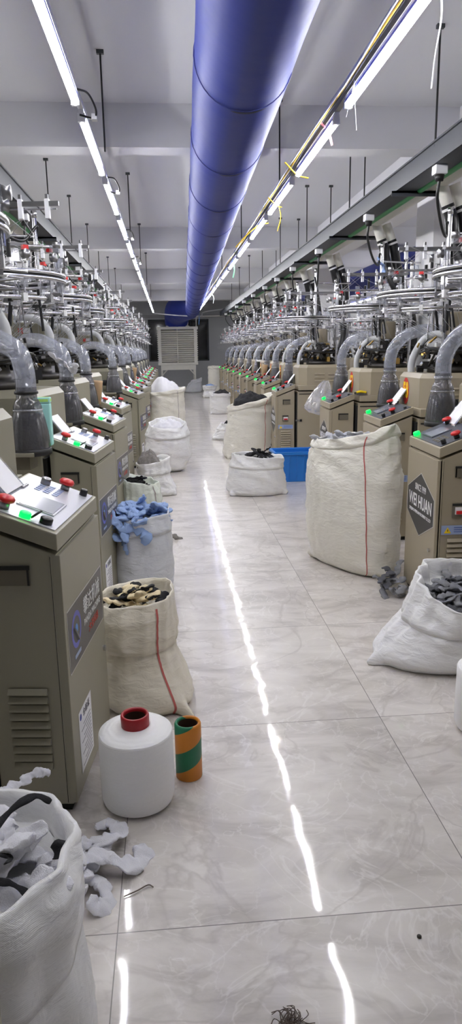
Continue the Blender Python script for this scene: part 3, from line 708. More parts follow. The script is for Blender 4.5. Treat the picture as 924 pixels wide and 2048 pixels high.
    for z, r, nm in ((1.865, RR, 'chrome'), (1.765, RR - .03, 'chrome')):
        b = MB()
        for dz, rr_ in (((0, .011), (.028, .011)) if z > 1.85 else ((0, .010),)):
            b.tube([rc + Vector((r * math.cos(a), r * math.sin(a), z + dz)) for a in [2 * PI * j / 56 for j in range(57)]], rr_, nm, 8, caps=False)
        if z > 1.85: b.lathe([(r - .001, z + .008), (r - .001, z + .021)], rc, 'groove', 56)
        ro = b.build('creel_ring', root)
        b = MB()
        for a in (0.4, 0.4 + PI * 2 / 3, .4 + PI * 4 / 3): b.cyl(rc + Vector((.02, 0, z)), rc + Vector((r * math.cos(a), r * math.sin(a), z)), .008, 'chrome', 7)
        b.build('ring_spoke', ro)
    for i in range(14):
        a = 2 * PI * i / 14 + .15; dirv = Vector((math.cos(a), math.sin(a), 0)); p = rc + dirv * (RR - .015)
        b = MB(); rz = Matrix.Rotation(a, 3, 'Z')
        b.box(p + Vector((0, 0, 1.965)), (.03, .02, .05), 'clear' if i % 3 else 'white', rz); b.lathe([(0, -.012), (.024, -.012), (.018, 0), (.024, .012), (0, .012)], p + dirv * .03 + Vector((0, 0, 1.97)), 'steel', 12, rz @ Matrix.Rotation(PI / 2, 3, 'Y'))
        b.box(p + Vector((0, 0, 1.85)), (.024, .03, .075), 'clear', rz); b.box(p - dirv * .01 + Vector((0, 0, 1.765)), (.03, .026, .04), 'white' if i % 2 else 'steel', rz)
        b.cyl(p + Vector((0, 0, 1.76)), p + Vector((0, 0, 1.99)), .005, 'chrome', 6); b.cyl(p + dirv * .02 + Vector((0, 0, 1.74)), p + dirv * .075 + Vector((0, 0, 1.735)), .004, 'chrome', 6)
        if i % 4 == 1: b.box(p + dirv * .03 + Vector((0, 0, 2.0)), (.022, .03, .022), 'red', rz)
        b.build('yarn_feeder', root)
    b = MB()
    NS = 16 if R_ else 24
    for i in range(NS):
        a = 2 * PI * i / NS + .05; p = rc + Vector((math.cos(a), math.sin(a), 0)) * (RR - .02 * (i % 3)); q = c0 + Vector((math.cos(a + .3), math.sin(a + .3), 0)) * (.10 + .05 * (i % 2))
        b.cyl(p + Vector((0, 0, 1.79)), q + Vector((0, 0, 1.53)), .0016, 'thread', 3)
        if i % 2: b.cyl(p + Vector((0, 0, 1.99)), rc + Vector((.25 * math.cos(a * 3), .2 * math.sin(a * 2), 2.21)), .0014, 'thread', 3)
    b.build('yarn_strands', root)['kind'] = 'stuff'
    # little guide tubes and thin rods under the rings, kept clear of the aisle side on the right row
    for i in range(14):
        a = rr.uniform(-1.9, 1.9) if R_ else rr.uniform(0, 2 * PI); r = rr.uniform(.12, .34); p = rc + Vector((r * math.cos(a), r * math.sin(a), 0)); z = rr.uniform(1.52, 1.66)
        b = MB(); b.cyl(p + Vector((rr.uniform(-.03, .03), rr.uniform(-.03, .03), z)), p + Vector((0, 0, z + rr.uniform(.14, .26))), rr.choice([.005, .008, .012]), ('chrome', 'rubber', 'steel', 'clear', 'rubber')[i % 5], 7); b.build('guide_tube', root)
    for i in range(10):
        a = rr.uniform(0, 2 * PI); r = rr.uniform(.2, .38); p = rc + Vector((r * math.cos(a), r * math.sin(a), rr.uniform(1.72, 1.83)))
        b = MB(); b.box(p, (rr.uniform(.03, .09), .02, .018), ('chrome', 'clear', 'black', 'steel', 'white')[i % 5], a); b.build('guide_block', root)
    # top bar with three hanging clips
    zb = 2.20 if R_ else 2.235
    v0 = .42 if not R_ else .18
    b = MB(); b.box((.47, v0, zb), (.66, .022, .022), 'steel'); b.cyl((.16, v0 - .03, zb - .02), (.76, v0 - .03, zb - .02), .004, 'chrome', 6); b.cyl((.56, .30, zb), (.56, v0, zb), .012, 'steel', 8)
    bar = b.build('cross_bar', root)
    for u in (.20, .34, .48):
        b = MB(); b.box((u, v0, zb - .025), (.022, .03, .095), 'fixture'); b.box((u, v0, zb + .03), (.014, .02, .03), 'steel'); b.build('clip', bar)
    b = MB(); ax = .10 if R_ else .22
    b.cyl((.56, .30, 2.06), (ax, .22, 2.05), .010, 'chrome', 8); b.box((ax + .01, .22, 2.04), (.05, .035, .04), 'clear'); b.box((ax + .04, .22, 2.035), (.03, .025, .02), 'red'); b.lathe([(0, 0), (.022, 0), (.022, .03), (0, .03)], (ax, .22, 2.045), 'steel', 12)
    b.build('side_arm', root)
    b = MB(); b.cyl((.56, .30, 2.33), (.84, .42, 2.33), .010, 'chrome', 8); b.cyl((.84, .42, 2.33), (1.05, .44, 2.33), .009, 'chrome', 8); b.build('tie_bar', root)
    for i in range(10):
        a = rr.uniform(0, 2 * PI); r = rr.uniform(.05, .30); p = rc + Vector((r * math.cos(a), r * math.sin(a), rr.uniform(1.92, 2.10)))
        k_ = i % 3; b = MB()
        if k_ == 0: b.box(p, (.04, .035, .07), 'clear', a)
        elif k_ == 1: b.cyl(p, p + Vector((0, 0, .10)), .012, 'rubber' if i % 2 else 'white', 8)
        else: b.cyl(p, p + Vector((rr.uniform(-.14, .14), rr.uniform(-.14, .14), .01)), .008, 'chrome', 6)
        b.build('stop_motion', root)
    return root

def place(o, x, y, left):
    rz = (PI - math.radians(6.5)) if left else -math.radians(2.5); o.rotation_euler = (0, 0, rz)
    off = Vector((0, W, 0)) if left else Vector((0, 0, 0)); off.rotate(Matrix.Rotation(rz, 3, 'Z'))
    o.location = Vector((x, y, 0)) - off
def Wp(o, p): return Matrix.Translation(o.location) @ Matrix.Rotation(o.rotation_euler.z, 4, 'Z') @ Vector(p)

RC = [(1.43, 1.92), (1.435, 3.62), (1.585, 5.2), (1.59, 6.94), (1.38, 9.15), (1.474, 11.0), (1.54, 12.55), (1.557, 14.1), (1.598, 16.0), (1.618, 17.9), (1.64, 19.8), (1.66, 21.7), (1.67, 23.5)]  # first one is out of view, added to block light from behind
LC = [(-.36, .36), (-.353, 2.06), (-.414, 3.78), (-.428, 5.3), (-.47, 6.86), (-.40, 9.15), (-.385, 10.75), (-.40, 12.6), (-.375, 14.45), (-.383, 16.4), (-.40, 18.4), (-.40, 20.5), (-.41, 22.6)]  # first one is unseen, added to shade the next cabinet
GR = 'sock knitting machines in the right row'; GL = 'sock knitting machines in the left row'
pR = machine('R'); pL = machine('L'); RM, LM = [], []
for i, (x, y) in enumerate(RC):
    o = pR if i == 0 else copy_tree(pR); place(o, x, y, False); RM.append(o)
for i, (x, y) in enumerate(LC):
    o = pL if i == 0 else copy_tree(pL); place(o, x, y, True); LM.append(o)
extraR = {1: 'cut by the right edge', 2: 'number 58 on hood', 3: 'number 57 on hood', 4: 'behind the blue crate', 5: 'behind the tall sack'}
for i, o in enumerate(RM): tag(o, 'beige sock knitting machine, %s in the right row%s' % (ORD[i], (', ' + extraR[i]) if i in extraR else ''), 'knitting machine', GR)
for i, o in enumerate(LM): tag(o, 'olive grey sock knitting machine with silver console, %s in the left row' % ORD[i], 'knitting machine', GL)

# number stickers on the hoods
def sticker(o, txt, red=True, border=False):
    fu = -.03 if not border else -.05
    hood = [c for c in o.children if c.name.startswith('hood')][0]
    b = MB(); pts = [(.39 + .085 * math.cos(2 * PI * j / 36), 1.145 + .105 * math.sin(2 * PI * j / 36)) for j in range(36)]
    if border: b.prism([(.39 + (p[0] - .39) * 1.12, 1.145 + (p[1] - 1.145) * 1.12) for p in pts], lambda p, t: (fu + .3295 - .0008 * t, p[0], p[1]), 'black')
    b.prism(pts, lambda p, t: (fu + .3285 - .001 * t, p[0], p[1]), 'sticker_red')
    s = b.build('number_sticker', hood)
    if txt: text_obj('sticker_number', txt, .17, 'yellow', hood, Matrix.Translation((.297, .39, 1.145)) @ Matrix(((0, 0, -1, 0), (-1, 0, 0, 0), (0, 1, 0, 0), (0, 0, 0, 1))), .135, bold=.006)
sticker(RM[2], '58'); sticker(RM[3], '57'); sticker(RM[5], '55'); sticker(RM[6], '54'); sticker(RM[7], '53'); sticker(LM[1], '', border=True)

# second rows, back to back, seen between the machines
for k_, (proto, xs, left, nm) in enumerate(((pR, 4.75, True, 'right'), (pL, -3.75, False, 'left'))):
    for i in range(10):
        o = copy_tree(proto); place(o, xs, 3.4 + 2.2 * i, left)
        tag(o, '%s sock knitting machine, %s in the back row behind the %s row' % ('beige' if k_ == 0 else 'olive grey', ORD[i], nm), 'knitting machine', 'machines in the back rows')
b = MB(); b.cyl((4.3, 4, 2.93), (4.3, 26, 2.93), .25, 'duct', 28)
tag(b.build('air_duct'), 'second blue fabric air duct far right behind the white column', 'duct')

# suction hoses from the trunk, power sockets with cables
def hoses(o, s, i, nm):
    tx = 1.84 + .31 if s > 0 else -1.18 - .31
    for j, dv in enumerate((.16, .30)):
        q = Wp(o, (.64, .3, 0)); y = q.y + .20 + .03 * j
        r = empty('extraction_hose', (tx + s * .115 * j, y, 2.72)); tag(r, 'black extraction hose with white top, %s of the pair above %s %s row machine' % (('near', 'far')[j], ORD[i], nm), 'hose', 'extraction hoses of the %s row' % nm)
        a = Vector((0, 0, 0)); e = Vector((s * .06, 0, -.165))
        MB().cyl(a, e * 1.02, .047, 'trunk', 14).build('white_sleeve', r)
        d_ = Wp(o, (.86, .30 + (.06 if j else -.06) * 1, 1.35)) - r.location
        pts = cr([e * .96, e * 1.5, e * 2.3 + Vector((0, 0, -.08)), d_ * .72 + Vector((s * .12, 0, 0)), d_], 6)
        MB().tube(pts, .05, 'hoseblack', 14).build('black_hose', r)
        t_ = e.normalized(); MB().cyl(e * 1.10, e * 1.10 + t_ * .02, .0525, 'white', 14).build('clamp', r)
def socket(o, s, i, nm):
    x = 1.89 if s > 0 else -1.23
    pt = Wp(o, (.56, .30, 2.5)); y = pt.y - .45
    r = empty('power_socket', (x, y, 2.64)); tag(r, 'white power socket with black cable under the steel channel, %s above the %s row' % (ORD[i], nm), 'socket', 'power sockets of the %s row' % nm)
    b = MB(); b.box((0, 0, .02), (.085, .085, .06), 'fixture'); b.build('box', r, bevel=.008)
    b = MB(); b.lathe([(0, -.05), (.026, -.05), (.034, -.01), (0, -.01)], (0, 0, 0), 'rubber', 14); b.build('plug', r)
    d_ = pt - r.location
    pts = cr([(0, 0, -.04), (0, 0.02, -.16), d_ * .35 + Vector((0, 0, -.27)), d_ * .75 + Vector((0, 0, -.25)), d_ + Vector((-s * .02, 0, -.10)), d_ + Vector((s * .03, 0, -.34)), d_ + Vector((s * .03, 0, -.9))], 7)
    MB().tube(pts, .011, 'cable', 8).build('power_cable', r)
    b = MB(); b.cyl((.0, .0, .05), (-s * .06, .01, .20), .003, 'white', 5); b.build('tie', r)
for i, o in enumerate(RM): hoses(o, 1, i, 'right'); socket(o, 1, i, 'right')
for i, o in enumerate(LM): hoses(o, -1, i, 'left'); socket(o, -1, i, 'left')

# ------------------------------------------------------------------ sacks
def sack(label, loc, prof, rimfn=None, mn='sackwhite', cuff=.0, depth=.12, wr=.012, seed=1, stripe=None, ears=(), ear=.06, ncol=112, rot=0., stripemat='stripe', lump=1.0, vf=.6, cuffout=.014):
    """prof: (z, rx, ry, ox, oy, n) rings from the floor to the rim."""
    K = 40; zt = prof[-1][0]
    P = [Vector((p[0], p[1], p[2])) for p in prof]; Q = [Vector((p[3], p[4], p[5])) for p in prof]
    kk = max(2, K // (len(prof) - 1)); A_ = cr(P, kk); B_ = cr(Q, kk); rings = []
    for s in (.25, .6, .9): rings.append((prof[0][0] + .002, A_[0].y * s, A_[0].z * s, B_[0].x, B_[0].y, B_[0].z, 0.1 * s))
    zcut = zt - cuff; stepped = False
    for a, q in zip(A_, B_):
        g = 0
        if cuff and a.x > zcut:
            if not stepped:
                stepped = True
                rings.append((a.x, a.y, a.z, q.x, q.y, q.z, 1)); rings.append((a.x - .02, a.y + .004, a.z + .004, q.x, q.y, q.z, .6)); rings.append((a.x - .022, a.y + cuffout, a.z + cuffout, q.x, q.y, q.z, .6))
            g = cuffout * (1 - .4 * (a.x - zcut) / cuff)
        rings.append((a.x, a.y + g, a.z + g, q.x, q.y, q.z, 1))
    a, q = A_[-1], B_[-1]; g = cuffout * .6 if cuff else 0
    for dz, sc_ in ((.008, .985), (.007, .95), (-.01, .93), (-.04, .91), (-.08, .9), (-depth * .8, .88), (-depth, .8), (-depth, .4)):
        rings.append((zt + dz, (a.y + g) * sc_, (a.z + g) * sc_, q.x, q.y, q.z, 1 if sc_ > .5 else .2))
    vs = []; so = Vector((seed * 3.17, seed * 1.73, seed * 2.3))
    for ri, (z, rx, ry, ox, oy, nn, wf) in enumerate(rings):
        t = max(0, min(1.1, z / zt))
        for j in range(ncol):
            th = 2 * PI * j / ncol; c, s = math.cos(th), math.sin(th)
            e = 2.0 / nn; x = math.copysign(abs(c) ** e, c) * rx; y = math.copysign(abs(s) ** e, s) * ry
            pv = Vector((x, y, z))
            # sag folds (flat, slightly slanted), diagonal tension folds, fine creases
            q1 = noise.noise(so + Vector((x * 3.2, y * 3.2, z * 11 + x * 3)))
            q2 = 1 - 2 * abs(noise.noise(so * 1.7 + Vector((x * 5 + z * 6, y * 5 - z * 5, z * 6))))
            q3 = 1 - 2 * abs(noise.noise(so * 2.9 + Vector((x * 12, y * 12 + z * 9, z * 26))))
            q0 = noise.noise(so * .7 + Vector((x * 2.4, y * 2.4, z * 2.2)))
            top_ = 1 + 1.2 * max(0, (z - zt + .14) / .14) if z <= zt + .02 else 1.6
            qv = noise.noise(so + Vector((c * 4.5, s * 4.5, z * 1.6))) * math.exp(-(max(0, zcut - z) / .11) ** 2)
            d = wf * wr * (1.8 * lump * q0 + .8 * q1 + .75 * q2 * top_ + .45 * q3 + 1.6 * vf * qv) * min(1, z / .05 + .15)
            l = math.hypot(x, y) or 1
            for ea in ears:
                da = (th - ea + PI) % (2 * PI) - PI
                d += ear * math.exp(-(da / .11) ** 2) * math.exp(-(z / .045) ** 2) * min(1, wf)
            zz = z
            if rimfn: zz += rimfn(th) * t * t
            if z > zt - .1: zz += .5 * wr * noise.noise(so + Vector((c * 2.2, s * 2.2, 9))) * (2 if z > zt - .05 else 1)
            f = d / l
            vs.append(Vector((x * (1 + f) + ox, y * (1 + f) + oy, max(.003, zz))))
    nr = len(rings); fs = [(i * ncol + j, i * ncol + (j + 1) % ncol, (i + 1) * ncol + (j + 1) % ncol, (i + 1) * ncol + j) for i in range(nr - 1) for j in range(ncol)]
    fs.append(tuple(reversed(range(ncol)))); fs.append(tuple(range((nr - 1) * ncol, nr * ncol)))
    o = MB().add(vs, fs, mn, True).build('woven_sack'); o.location = loc; o.rotation_euler = (0, 0, rot)
    me = o.data
    if stripe is not None:
        ws = []
        j0 = int(((stripe % (2 * PI)) / (2 * PI)) * ncol) % ncol; b = MB(); lastr = nr - 9
        def off(i, fr):
            j = int(j0 + math.floor(fr)) % ncol; f_ = fr - math.floor(fr)
            p = vs[i * ncol + j].lerp(vs[i * ncol + (j + 1) % ncol], f_); n_ = Vector((p.x - rings[i][3], p.y - rings[i][4], 0)).normalized()
            return p + n_ * .0035
        Pp = []
        wv = [.45 * math.sin(i * .17 + seed) for i in range(nr)]
        for i in range(3, lastr):
            wd = .0095 * ncol / (2 * PI * max(rings[i][1], .05))
            Pp += [off(i, wv[i] + .2), off(i, wv[i] + .2 + wd)]
        b.add(Pp, [(2 * i, 2 * i + 1, 2 * i + 3, 2 * i + 2) for i in range(len(Pp) // 2 - 1)], stripemat, True); b.build('stitched_stripe', o)
    return tag(o, label, 'sack')

def sock_mesh(seed, mn, mn2=None, length=.22, wd=.034):
    r = random.Random(seed); b = MB(); pts = []; p = Vector((0, 0, 0)); d = Vector((1, 0, 0)); NP = 9; length *= 1.45; turn = r.choice([-1, 1]) * r.uniform(.25, .75)
    for i in range(NP):
        pts.append(p.copy()); a = turn + r.uniform(-.7, .7)
        if i == 4: turn = -turn * r.uniform(.4, 1.2)
        d = Matrix.Rotation(a, 3, 'Z') @ Matrix.Rotation(r.uniform(-.5, .5), 3, 'Y') @ d; p = p + d * length / (NP - 1)
        p.z = max(-.02, min(.04, p.z))
    c = sum(pts, Vector()) / NP; pts = [q - c for q in pts]; P = cr(pts, 7); k = len(P)
    rs = [wd * .86 * (.85 + .25 * math.sin(i * .5 + seed)) * (min(1, .5 + i * .2, .4 + (k - 1 - i) * .25)) for i in range(k)]
    b.tube(P, rs, mn, 18, flat=.36)
    if mn2: b.tube(P[-10:], [x * 1.06 for x in rs[-10:]], mn2, 18, flat=.39)
    for v in b.v:
        q = v * 30 + Vector((seed, 0, 0)); q2 = v * 75 + Vector((0, seed, 0)); am = wd * .30
        rdg = 1 - 2 * abs(noise.noise(q2))
        v += Vector((noise.noise(q), noise.noise(q + Vector((9, 0, 0))), noise.noise(q + Vector((0, 9, 0))))) * am + Vector((noise.noise(q2 * .8), noise.noise(q2 * .8 + Vector((5, 0, 0))), rdg)) * (am * .4)
    return b.mesh('sock')
def sock_set(seed, n, mn, mn2=None, **kw): return [sock_mesh(seed * 31 + i, mn, mn2, **kw) for i in range(n)]
def scatter(meshes, n, c, rx, ry, z, dome, label, group, seed, sc0=1.0, rot=0., tilt=(0, 0)):
    r = random.Random(seed)
    for i in range(n):
        a = 2.399963 * i + r.uniform(-.3, .3); q = math.sqrt((i + .5) / n); x, y = rx * q * math.cos(a), ry * q * math.sin(a)
        if rot: x, y = x * math.cos(rot) - y * math.sin(rot), x * math.sin(rot) + y * math.cos(rot)
        o = bpy.data.objects.new('sock', meshes[i % len(meshes)]); COL.objects.link(o)
        o.location = (c[0] + x, c[1] + y, z + dome * (1 - q * q) + tilt[0] * x + tilt[1] * y + r.uniform(-.008, .012)); o.rotation_euler = (r.uniform(-.4, .4), r.uniform(-.4, .4), r.uniform(0, 6.28)); k_ = sc0 * r.uniform(.85, 1.15); o.scale = (k_, k_, k_)
        tag(o, label, 'sock', group)
def heap(label, loc, rx, ry, h, mn, seed, scale=16., name='sock_heap', rot=0.):
    b = MB(); nr, nc = 18, 56; vs = []
    for i in range(nr + 1):
        q = i / nr
        for j in range(nc):
            a = 2 * PI * j / nc; x, y = rx * q * math.cos(a), ry * q * math.sin(a)
            k_ = noise.noise(Vector((x * scale + seed, y * scale, seed))); k2 = abs(noise.noise(Vector((x * scale * 2.1, y * scale * 2.1 + seed, 4))))
            vs.append(Vector((x * (1 + .06 * k_), y * (1 + .06 * k_), h * (1 - q ** 2.2) * (1 + .35 * noise.noise(Vector((x * 5, y * 5, seed)))) + .03 * k_ + .03 * k2 - (.05 if i == nr else 0))))
    fs = [(i * nc + j, i * nc + (j + 1) % nc, (i + 1) * nc + (j + 1) % nc, (i + 1) * nc + j) for i in range(nr) for j in range(nc)]
    o = b.add(vs, fs, mn, True).build(name); o.location = loc; o.rotation_euler = (0, 0, rot); return tag(o, label, 'socks', kind='stuff')

ca = lambda th, a0: math.cos(th - a0)
# 1 front-left sack full of white socks
sack('big white woven sack of white socks in the near left corner', (-.50, 1.22, 0), [(.004, .25, .23, 0, 0, 2.6), (.05, .275, .25, 0, 0, 2.5), (.2, .272, .25, 0, 0, 2.3), (.38, .262, .24, 0, .0, 2.2), (.455, .274, .252, 0, .015, 2.2), (.50, .262, .24, 0, .02, 2.2)], lambda t: .03 * ca(t, -1.2), 'sackwhite', cuff=.16, depth=.07, wr=.012, seed=3, ncol=160)
W_ = sock_set(1, 6, 's_white', None, length=.30, wd=.042); WB = sock_set(2, 4, 's_white', 's_black', length=.28, wd=.036)
scatter(W_ + WB[:1], 40, (-.50, 1.24), .185, .165, .438, .035, 'white sock in the near left sack', 'white socks in the near left sack', 5, .82)
bk = sock_set(9, 3, 's_black', None, length=.2, wd=.011)
scatter(bk, 6, (-.47, 1.24), .12, .11, .485, .02, 'thin black sock cuff among the white socks of the near left sack', 'black cuffs in the near left sack', 8)
# 2 socks on the floor
for i, (x, y, z, rz, s, lb) in enumerate(((-.275, 1.90, .03, .4, .8, 'white sock on the floor against the base of the nearest left cabinet'), (-.30, 1.79, .03, 2.2, .95, 'white sock lying between the near left sack and the yarn package'), (-.235, 1.77, .045, 1.2, .9, 'topmost white sock of the small heap in front of the yarn package'), (-.27, 1.70, .025, 5.1, .8, 'white sock at the front of the small floor heap'), (-.335, 1.66, .02, 3, .5, 'white sock half hidden behind the near left sack'), (-.45, 1.80, .30, .7, .42, 'white sock behind the near left sack, against cabinet louvres'))):
    o = bpy.data.objects.new('sock', W_[i % 6]); COL.objects.link(o); o.location = (x, y, z); o.rotation_euler = (.3 * (i % 3 - 1), .2, rz); o.scale = (s,) * 3; tag(o, lb, 'sock')

# 5 cream sack behind the nearest left cabinet
sack('cream woven sack with folded cuff and red stitching behind the yarn package', (-.165, 2.88, 0), [(.004, .17, .19, .03, -.03, 2.8), (.05, .19, .2, .02, -.03, 2.6), (.18, .155, .17, 0, -.01, 2.4), (.27, .14, .155, -.01, 0, 2.3), (.33, .145, .155, -.01, 0, 2.3), (.455, .14, .15, -.01, .02, 2.4)], lambda t: .02 * ca(t, .3), 'sackcream', cuff=.18, depth=.08, wr=.011, seed=5, stripe=-1.05, ears=(-.85,), ear=.10, cuffout=.02, ncol=144)
CB = sock_set(3, 3, 's_cream', 's_black', length=.16, wd=.03) + sock_set(4, 2, 's_black', None, length=.16, wd=.03)
scatter(CB, 11, (-.185, 2.92), .08, .09, .415, .05, 'cream and black sock in the cream sack', 'cream and black socks in the cream sack', 3)
# 6 sack of blue socks
sack('pale grey woven sack heaped with light blue socks', (-.20, 4.33, 0), [(.004, .165, .19, 0, 0, 2.8), (.05, .18, .205, 0, 0, 2.6), (.2, .18, .205, 0, 0, 2.5), (.38, .176, .20, 0, 0, 2.5), (.49, .165, .19, 0, 0, 2.4)], lambda t: .015 * ca(t, .2), 'sackgrey', cuff=.085, depth=.06, wr=.009, seed=8, cuffout=.008)
BL = sock_set(5, 6, 's_blue', None, length=.24, wd=.042)
scatter(BL, 22, (-.24, 4.33), .15, .16, .475, .05, 'light blue sock heaped on the pale grey sack', 'light blue socks on the pale grey sack', 4, 1.0)
for i, (x, z) in enumerate(((-.27, .43), (-.33, .44), (-.36, .38))):
    o = bpy.data.objects.new('sock', BL[i]); COL.objects.link(o); o.location = (x, 4.12, z + .02); o.rotation_euler = (1.1, .3 * i, .6 * i); tag(o, ('light blue sock hanging over the rim of the pale grey sack', 'light blue sock dangling beside the cabinet edge', 'lowest light blue sock hanging by the cabinet')[i], 'sock')
# 7 mint sack and its neighbours
sack('greenish white sack with a dark seam, black socks on top, left side', (-.25, 5.68, 0), [(.004, .15, .2, .02, 0, 2.8), (.06, .165, .21, .02, 0, 2.6), (.2, .15, .2, .0, 0, 2.4), (.34, .135, .18, -.01, 0, 2.3), (.46, .12, .17, -.02, 0, 2.3)], lambda t: -.03 * ca(t, 0), 'sackmint', cuff=.16, depth=.06, wr=.012, seed=12, stripe=-.75, stripemat='stripegrey', cuffout=.02)
scatter(sock_set(6, 3, 's_black', None, length=.15, wd=.028), 6, (-.30, 5.66), .06, .1, .43, .03, 'black sock in the greenish white sack', 'black socks in the greenish white sack', 6)
sack('white sack of mottled socks standing behind the greenish sack', (-.18, 7.45, 0), [(.004, .15, .2, .04, 0, 2.8), (.06, .17, .21, .03, 0, 2.6), (.2, .15, .19, 0, 0, 2.4), (.36, .15, .18, -.02, 0, 2.3)], lambda t: .03 * ca(t, .2), 'sackwhite', cuff=.12, depth=.05, wr=.014, seed=15, ears=(-.6,), cuffout=.02)
heap('mottled grey socks filling the sack behind the greenish one', (-.25, 7.45, .33), .13, .16, .12, 's_mottle', 4)
b = MB(); b.lathe([(0, 0), (.08, 0), (.095, .22), (.10, .225), (.09, .225), (.078, .02), (0, .02)], (0, 0, 0), 'white', 24); b.lathe([(.096, .2), (.103, .2), (.103, .228), (.09, .228)], (0, 0, 0), 'red', 24); b.lathe([(.09, .10), (.0925, .18)], (0, 0, 0), 'red', 24)
o = b.build('plastic_tub'); o.location = (-.22, 8.35, 0); tag(o, 'small white tub with a red rim beside the round sack', 'tub')
# small sock tip by the mint sack
o = bpy.data.objects.new('sock', sock_set(31, 1, 's_mottle', None)[0]); COL.objects.link(o); o.location = (-.06, 5.5, .03); o.rotation_euler = (.2, .4, 1); tag(o, 'mottled sock on the floor beside the pale grey sack', 'sock')
# 9 round sack, 10 tall behind
sack('round bulging white sack, left of the aisle middle', (-.04, 8.95, 0), [(.004, .15, .17, .02, 0, 2.5), (.06, .22, .24, .01, 0, 2.3), (.22, .28, .28, 0, 0, 2.1), (.38, .275, .28, 0, 0, 2.1), (.50, .23, .24, 0, 0, 2.1), (.60, .20, .21, .0, 0, 2.1)], lambda t: .05 * ca(t, 1.5), 'sackwhite', cuff=.14, depth=.05, wr=.016, seed=19, cuffout=.035, ears=(-1.75,), ear=.05)
heap('white and black bundle closing the round sack', (-.04, 8.95, .56), .19, .2, .08, 's_white', 6)
sack('wide white sack heaped with white bundles behind the round sack', (-.07, 13.2, 0), [(.004, .28, .3, 0, 0, 2.8), (.08, .32, .33, 0, 0, 2.6), (.35, .33, .34, 0, 0, 2.5), (.6, .33, .34, 0, 0, 2.5), (.80, .34, .34, 0, 0, 2.5)], lambda t: .04 * ca(t, .2), 'sackivory', cuff=.05, depth=.06, wr=.014, seed=22, stripe=-1.0, stripemat='stripegrey', cuffout=.012)
heap('white bundles heaped on the wide left sack', (-.1, 13.25, .78), .3, .3, .24, 's_white', 9, 8.)
# right side sacks
sack('small white sack with folded rim, in front of the blue crate', (.89, 7.3, 0), [(.004, .27, .22, 0, 0, 2.8), (.05, .31, .24, 0, 0, 2.5), (.16, .31, .24, 0, 0, 2.3), (.3, .27, .22, 0, 0, 2.2), (.40, .25, .2, .02, 0, 2.2)], lambda t: .02 * ca(t, 3.1), 'sackwhite', cuff=.11, depth=.05, wr=.013, seed=26, ears=(-2.6, -.45), ear=.06, cuffout=.012)
scatter(sock_set(7, 3, 's_black', None, length=.2, wd=.03), 9, (.91, 7.33), .17, .13, .375, .05, 'black sock in the small white sack', 'black socks in the small white sack', 7)
sack('tall white sack brimming with black socks beside the machines', (1.10, 9.95, 0), [(.004, .31, .27, -.02, 0, 2.9), (.08, .335, .29, -.02, 0, 2.6), (.4, .315, .28, 0, 0, 2.5), (.65, .30, .27, .02, 0, 2.4), (.80, .31, .27, .04, 0, 2.4)], lambda t: .09 * ca(t, .1), 'sackivory', cuff=.06, depth=.05, wr=.012, seed=29, stripe=-1.0, cuffout=.012, ears=(-2.5,), ear=.05)
heap('black socks heaped in the tall white sack', (1.16, 9.95, .77), .27, .23, .13, 's_black', 12, 14.)
sack('little slumped white sack half hidden by the tall sack', (.93, 12.05, 0), [(.004, .15, .15, -.02, 0, 2.6), (.05, .18, .17, -.02, 0, 2.4), (.14, .14, .14, 0, 0, 2.2), (.27, .1, .1, .06, 0, 2.2)], None, 'sackwhite', cuff=.1, depth=.04, wr=.014, seed=33, ears=(-2.7,), ear=.06)
heap('black socks in the little slumped sack', (.99, 12.05, .25), .08, .08, .05, 's_black', 14)
sack('white sack with black socks farther along the right side', (1.22, 17.25, 0), [(.004, .23, .22, 0, 0, 2.9), (.06, .25, .24, 0, 0, 2.6), (.25, .24, .23, 0, 0, 2.5), (.5, .24, .22, 0, 0, 2.4)], lambda t: .02 * ca(t, 2.5), 'sackwhite', cuff=.06, depth=.05, wr=.013, seed=36, ears=(-2.6,), ear=.05)
heap('black socks in the farther right sack', (1.25, 17.25, .49), .2, .18, .07, 's_black', 17)
sack('open white sack of blue socks near the end wall', (1.33, 23.7, 0), [(.004, .2, .2, 0, 0, 2.8), (.06, .22, .21, 0, 0, 2.6), (.2, .19, .19, 0, 0, 2.4), (.38, .22, .21, 0, 0, 2.2)], None, 'sackwhite', cuff=.12, depth=.06, wr=.013, seed=39, ears=(-2.5,), ear=.06)
heap('blue socks in the sack near the end wall', (1.33, 23.7, .36), .18, .17, .06, 's_blue', 19)
sack('farthest white sack, slumped in front of the cooler stand', (.90, 26.85, 0), [(.004, .27, .24, 0, 0, 2.8), (.06, .31, .26, 0, 0, 2.6), (.2, .28, .24, .03, 0, 2.4), (.36, .24, .2, .06, 0, 2.2), (.44, .22, .16, .08, 0, 2.2)], lambda t: .10 * ca(t, 0), 'sackgrey', cuff=.09, depth=.05, wr=.016, seed=42, cuffout=.03)
heap('white socks in the farthest sack', (.98, 26.85, .40), .18, .14, .06, 's_white', 21)
sack('tall ivory sack at the far end of the right row', (1.62, 25.4, 0), [(.004, .22, .22, 0, 0, 2.8), (.1, .24, .23, 0, 0, 2.6), (.5, .23, .22, 0, 0, 2.5), (.85, .22, .2, 0, 0, 2.3), (.98, .2, .19, 0, 0, 2.2)], None, 'sackivory', cuff=.08, depth=.05, wr=.014, seed=45)
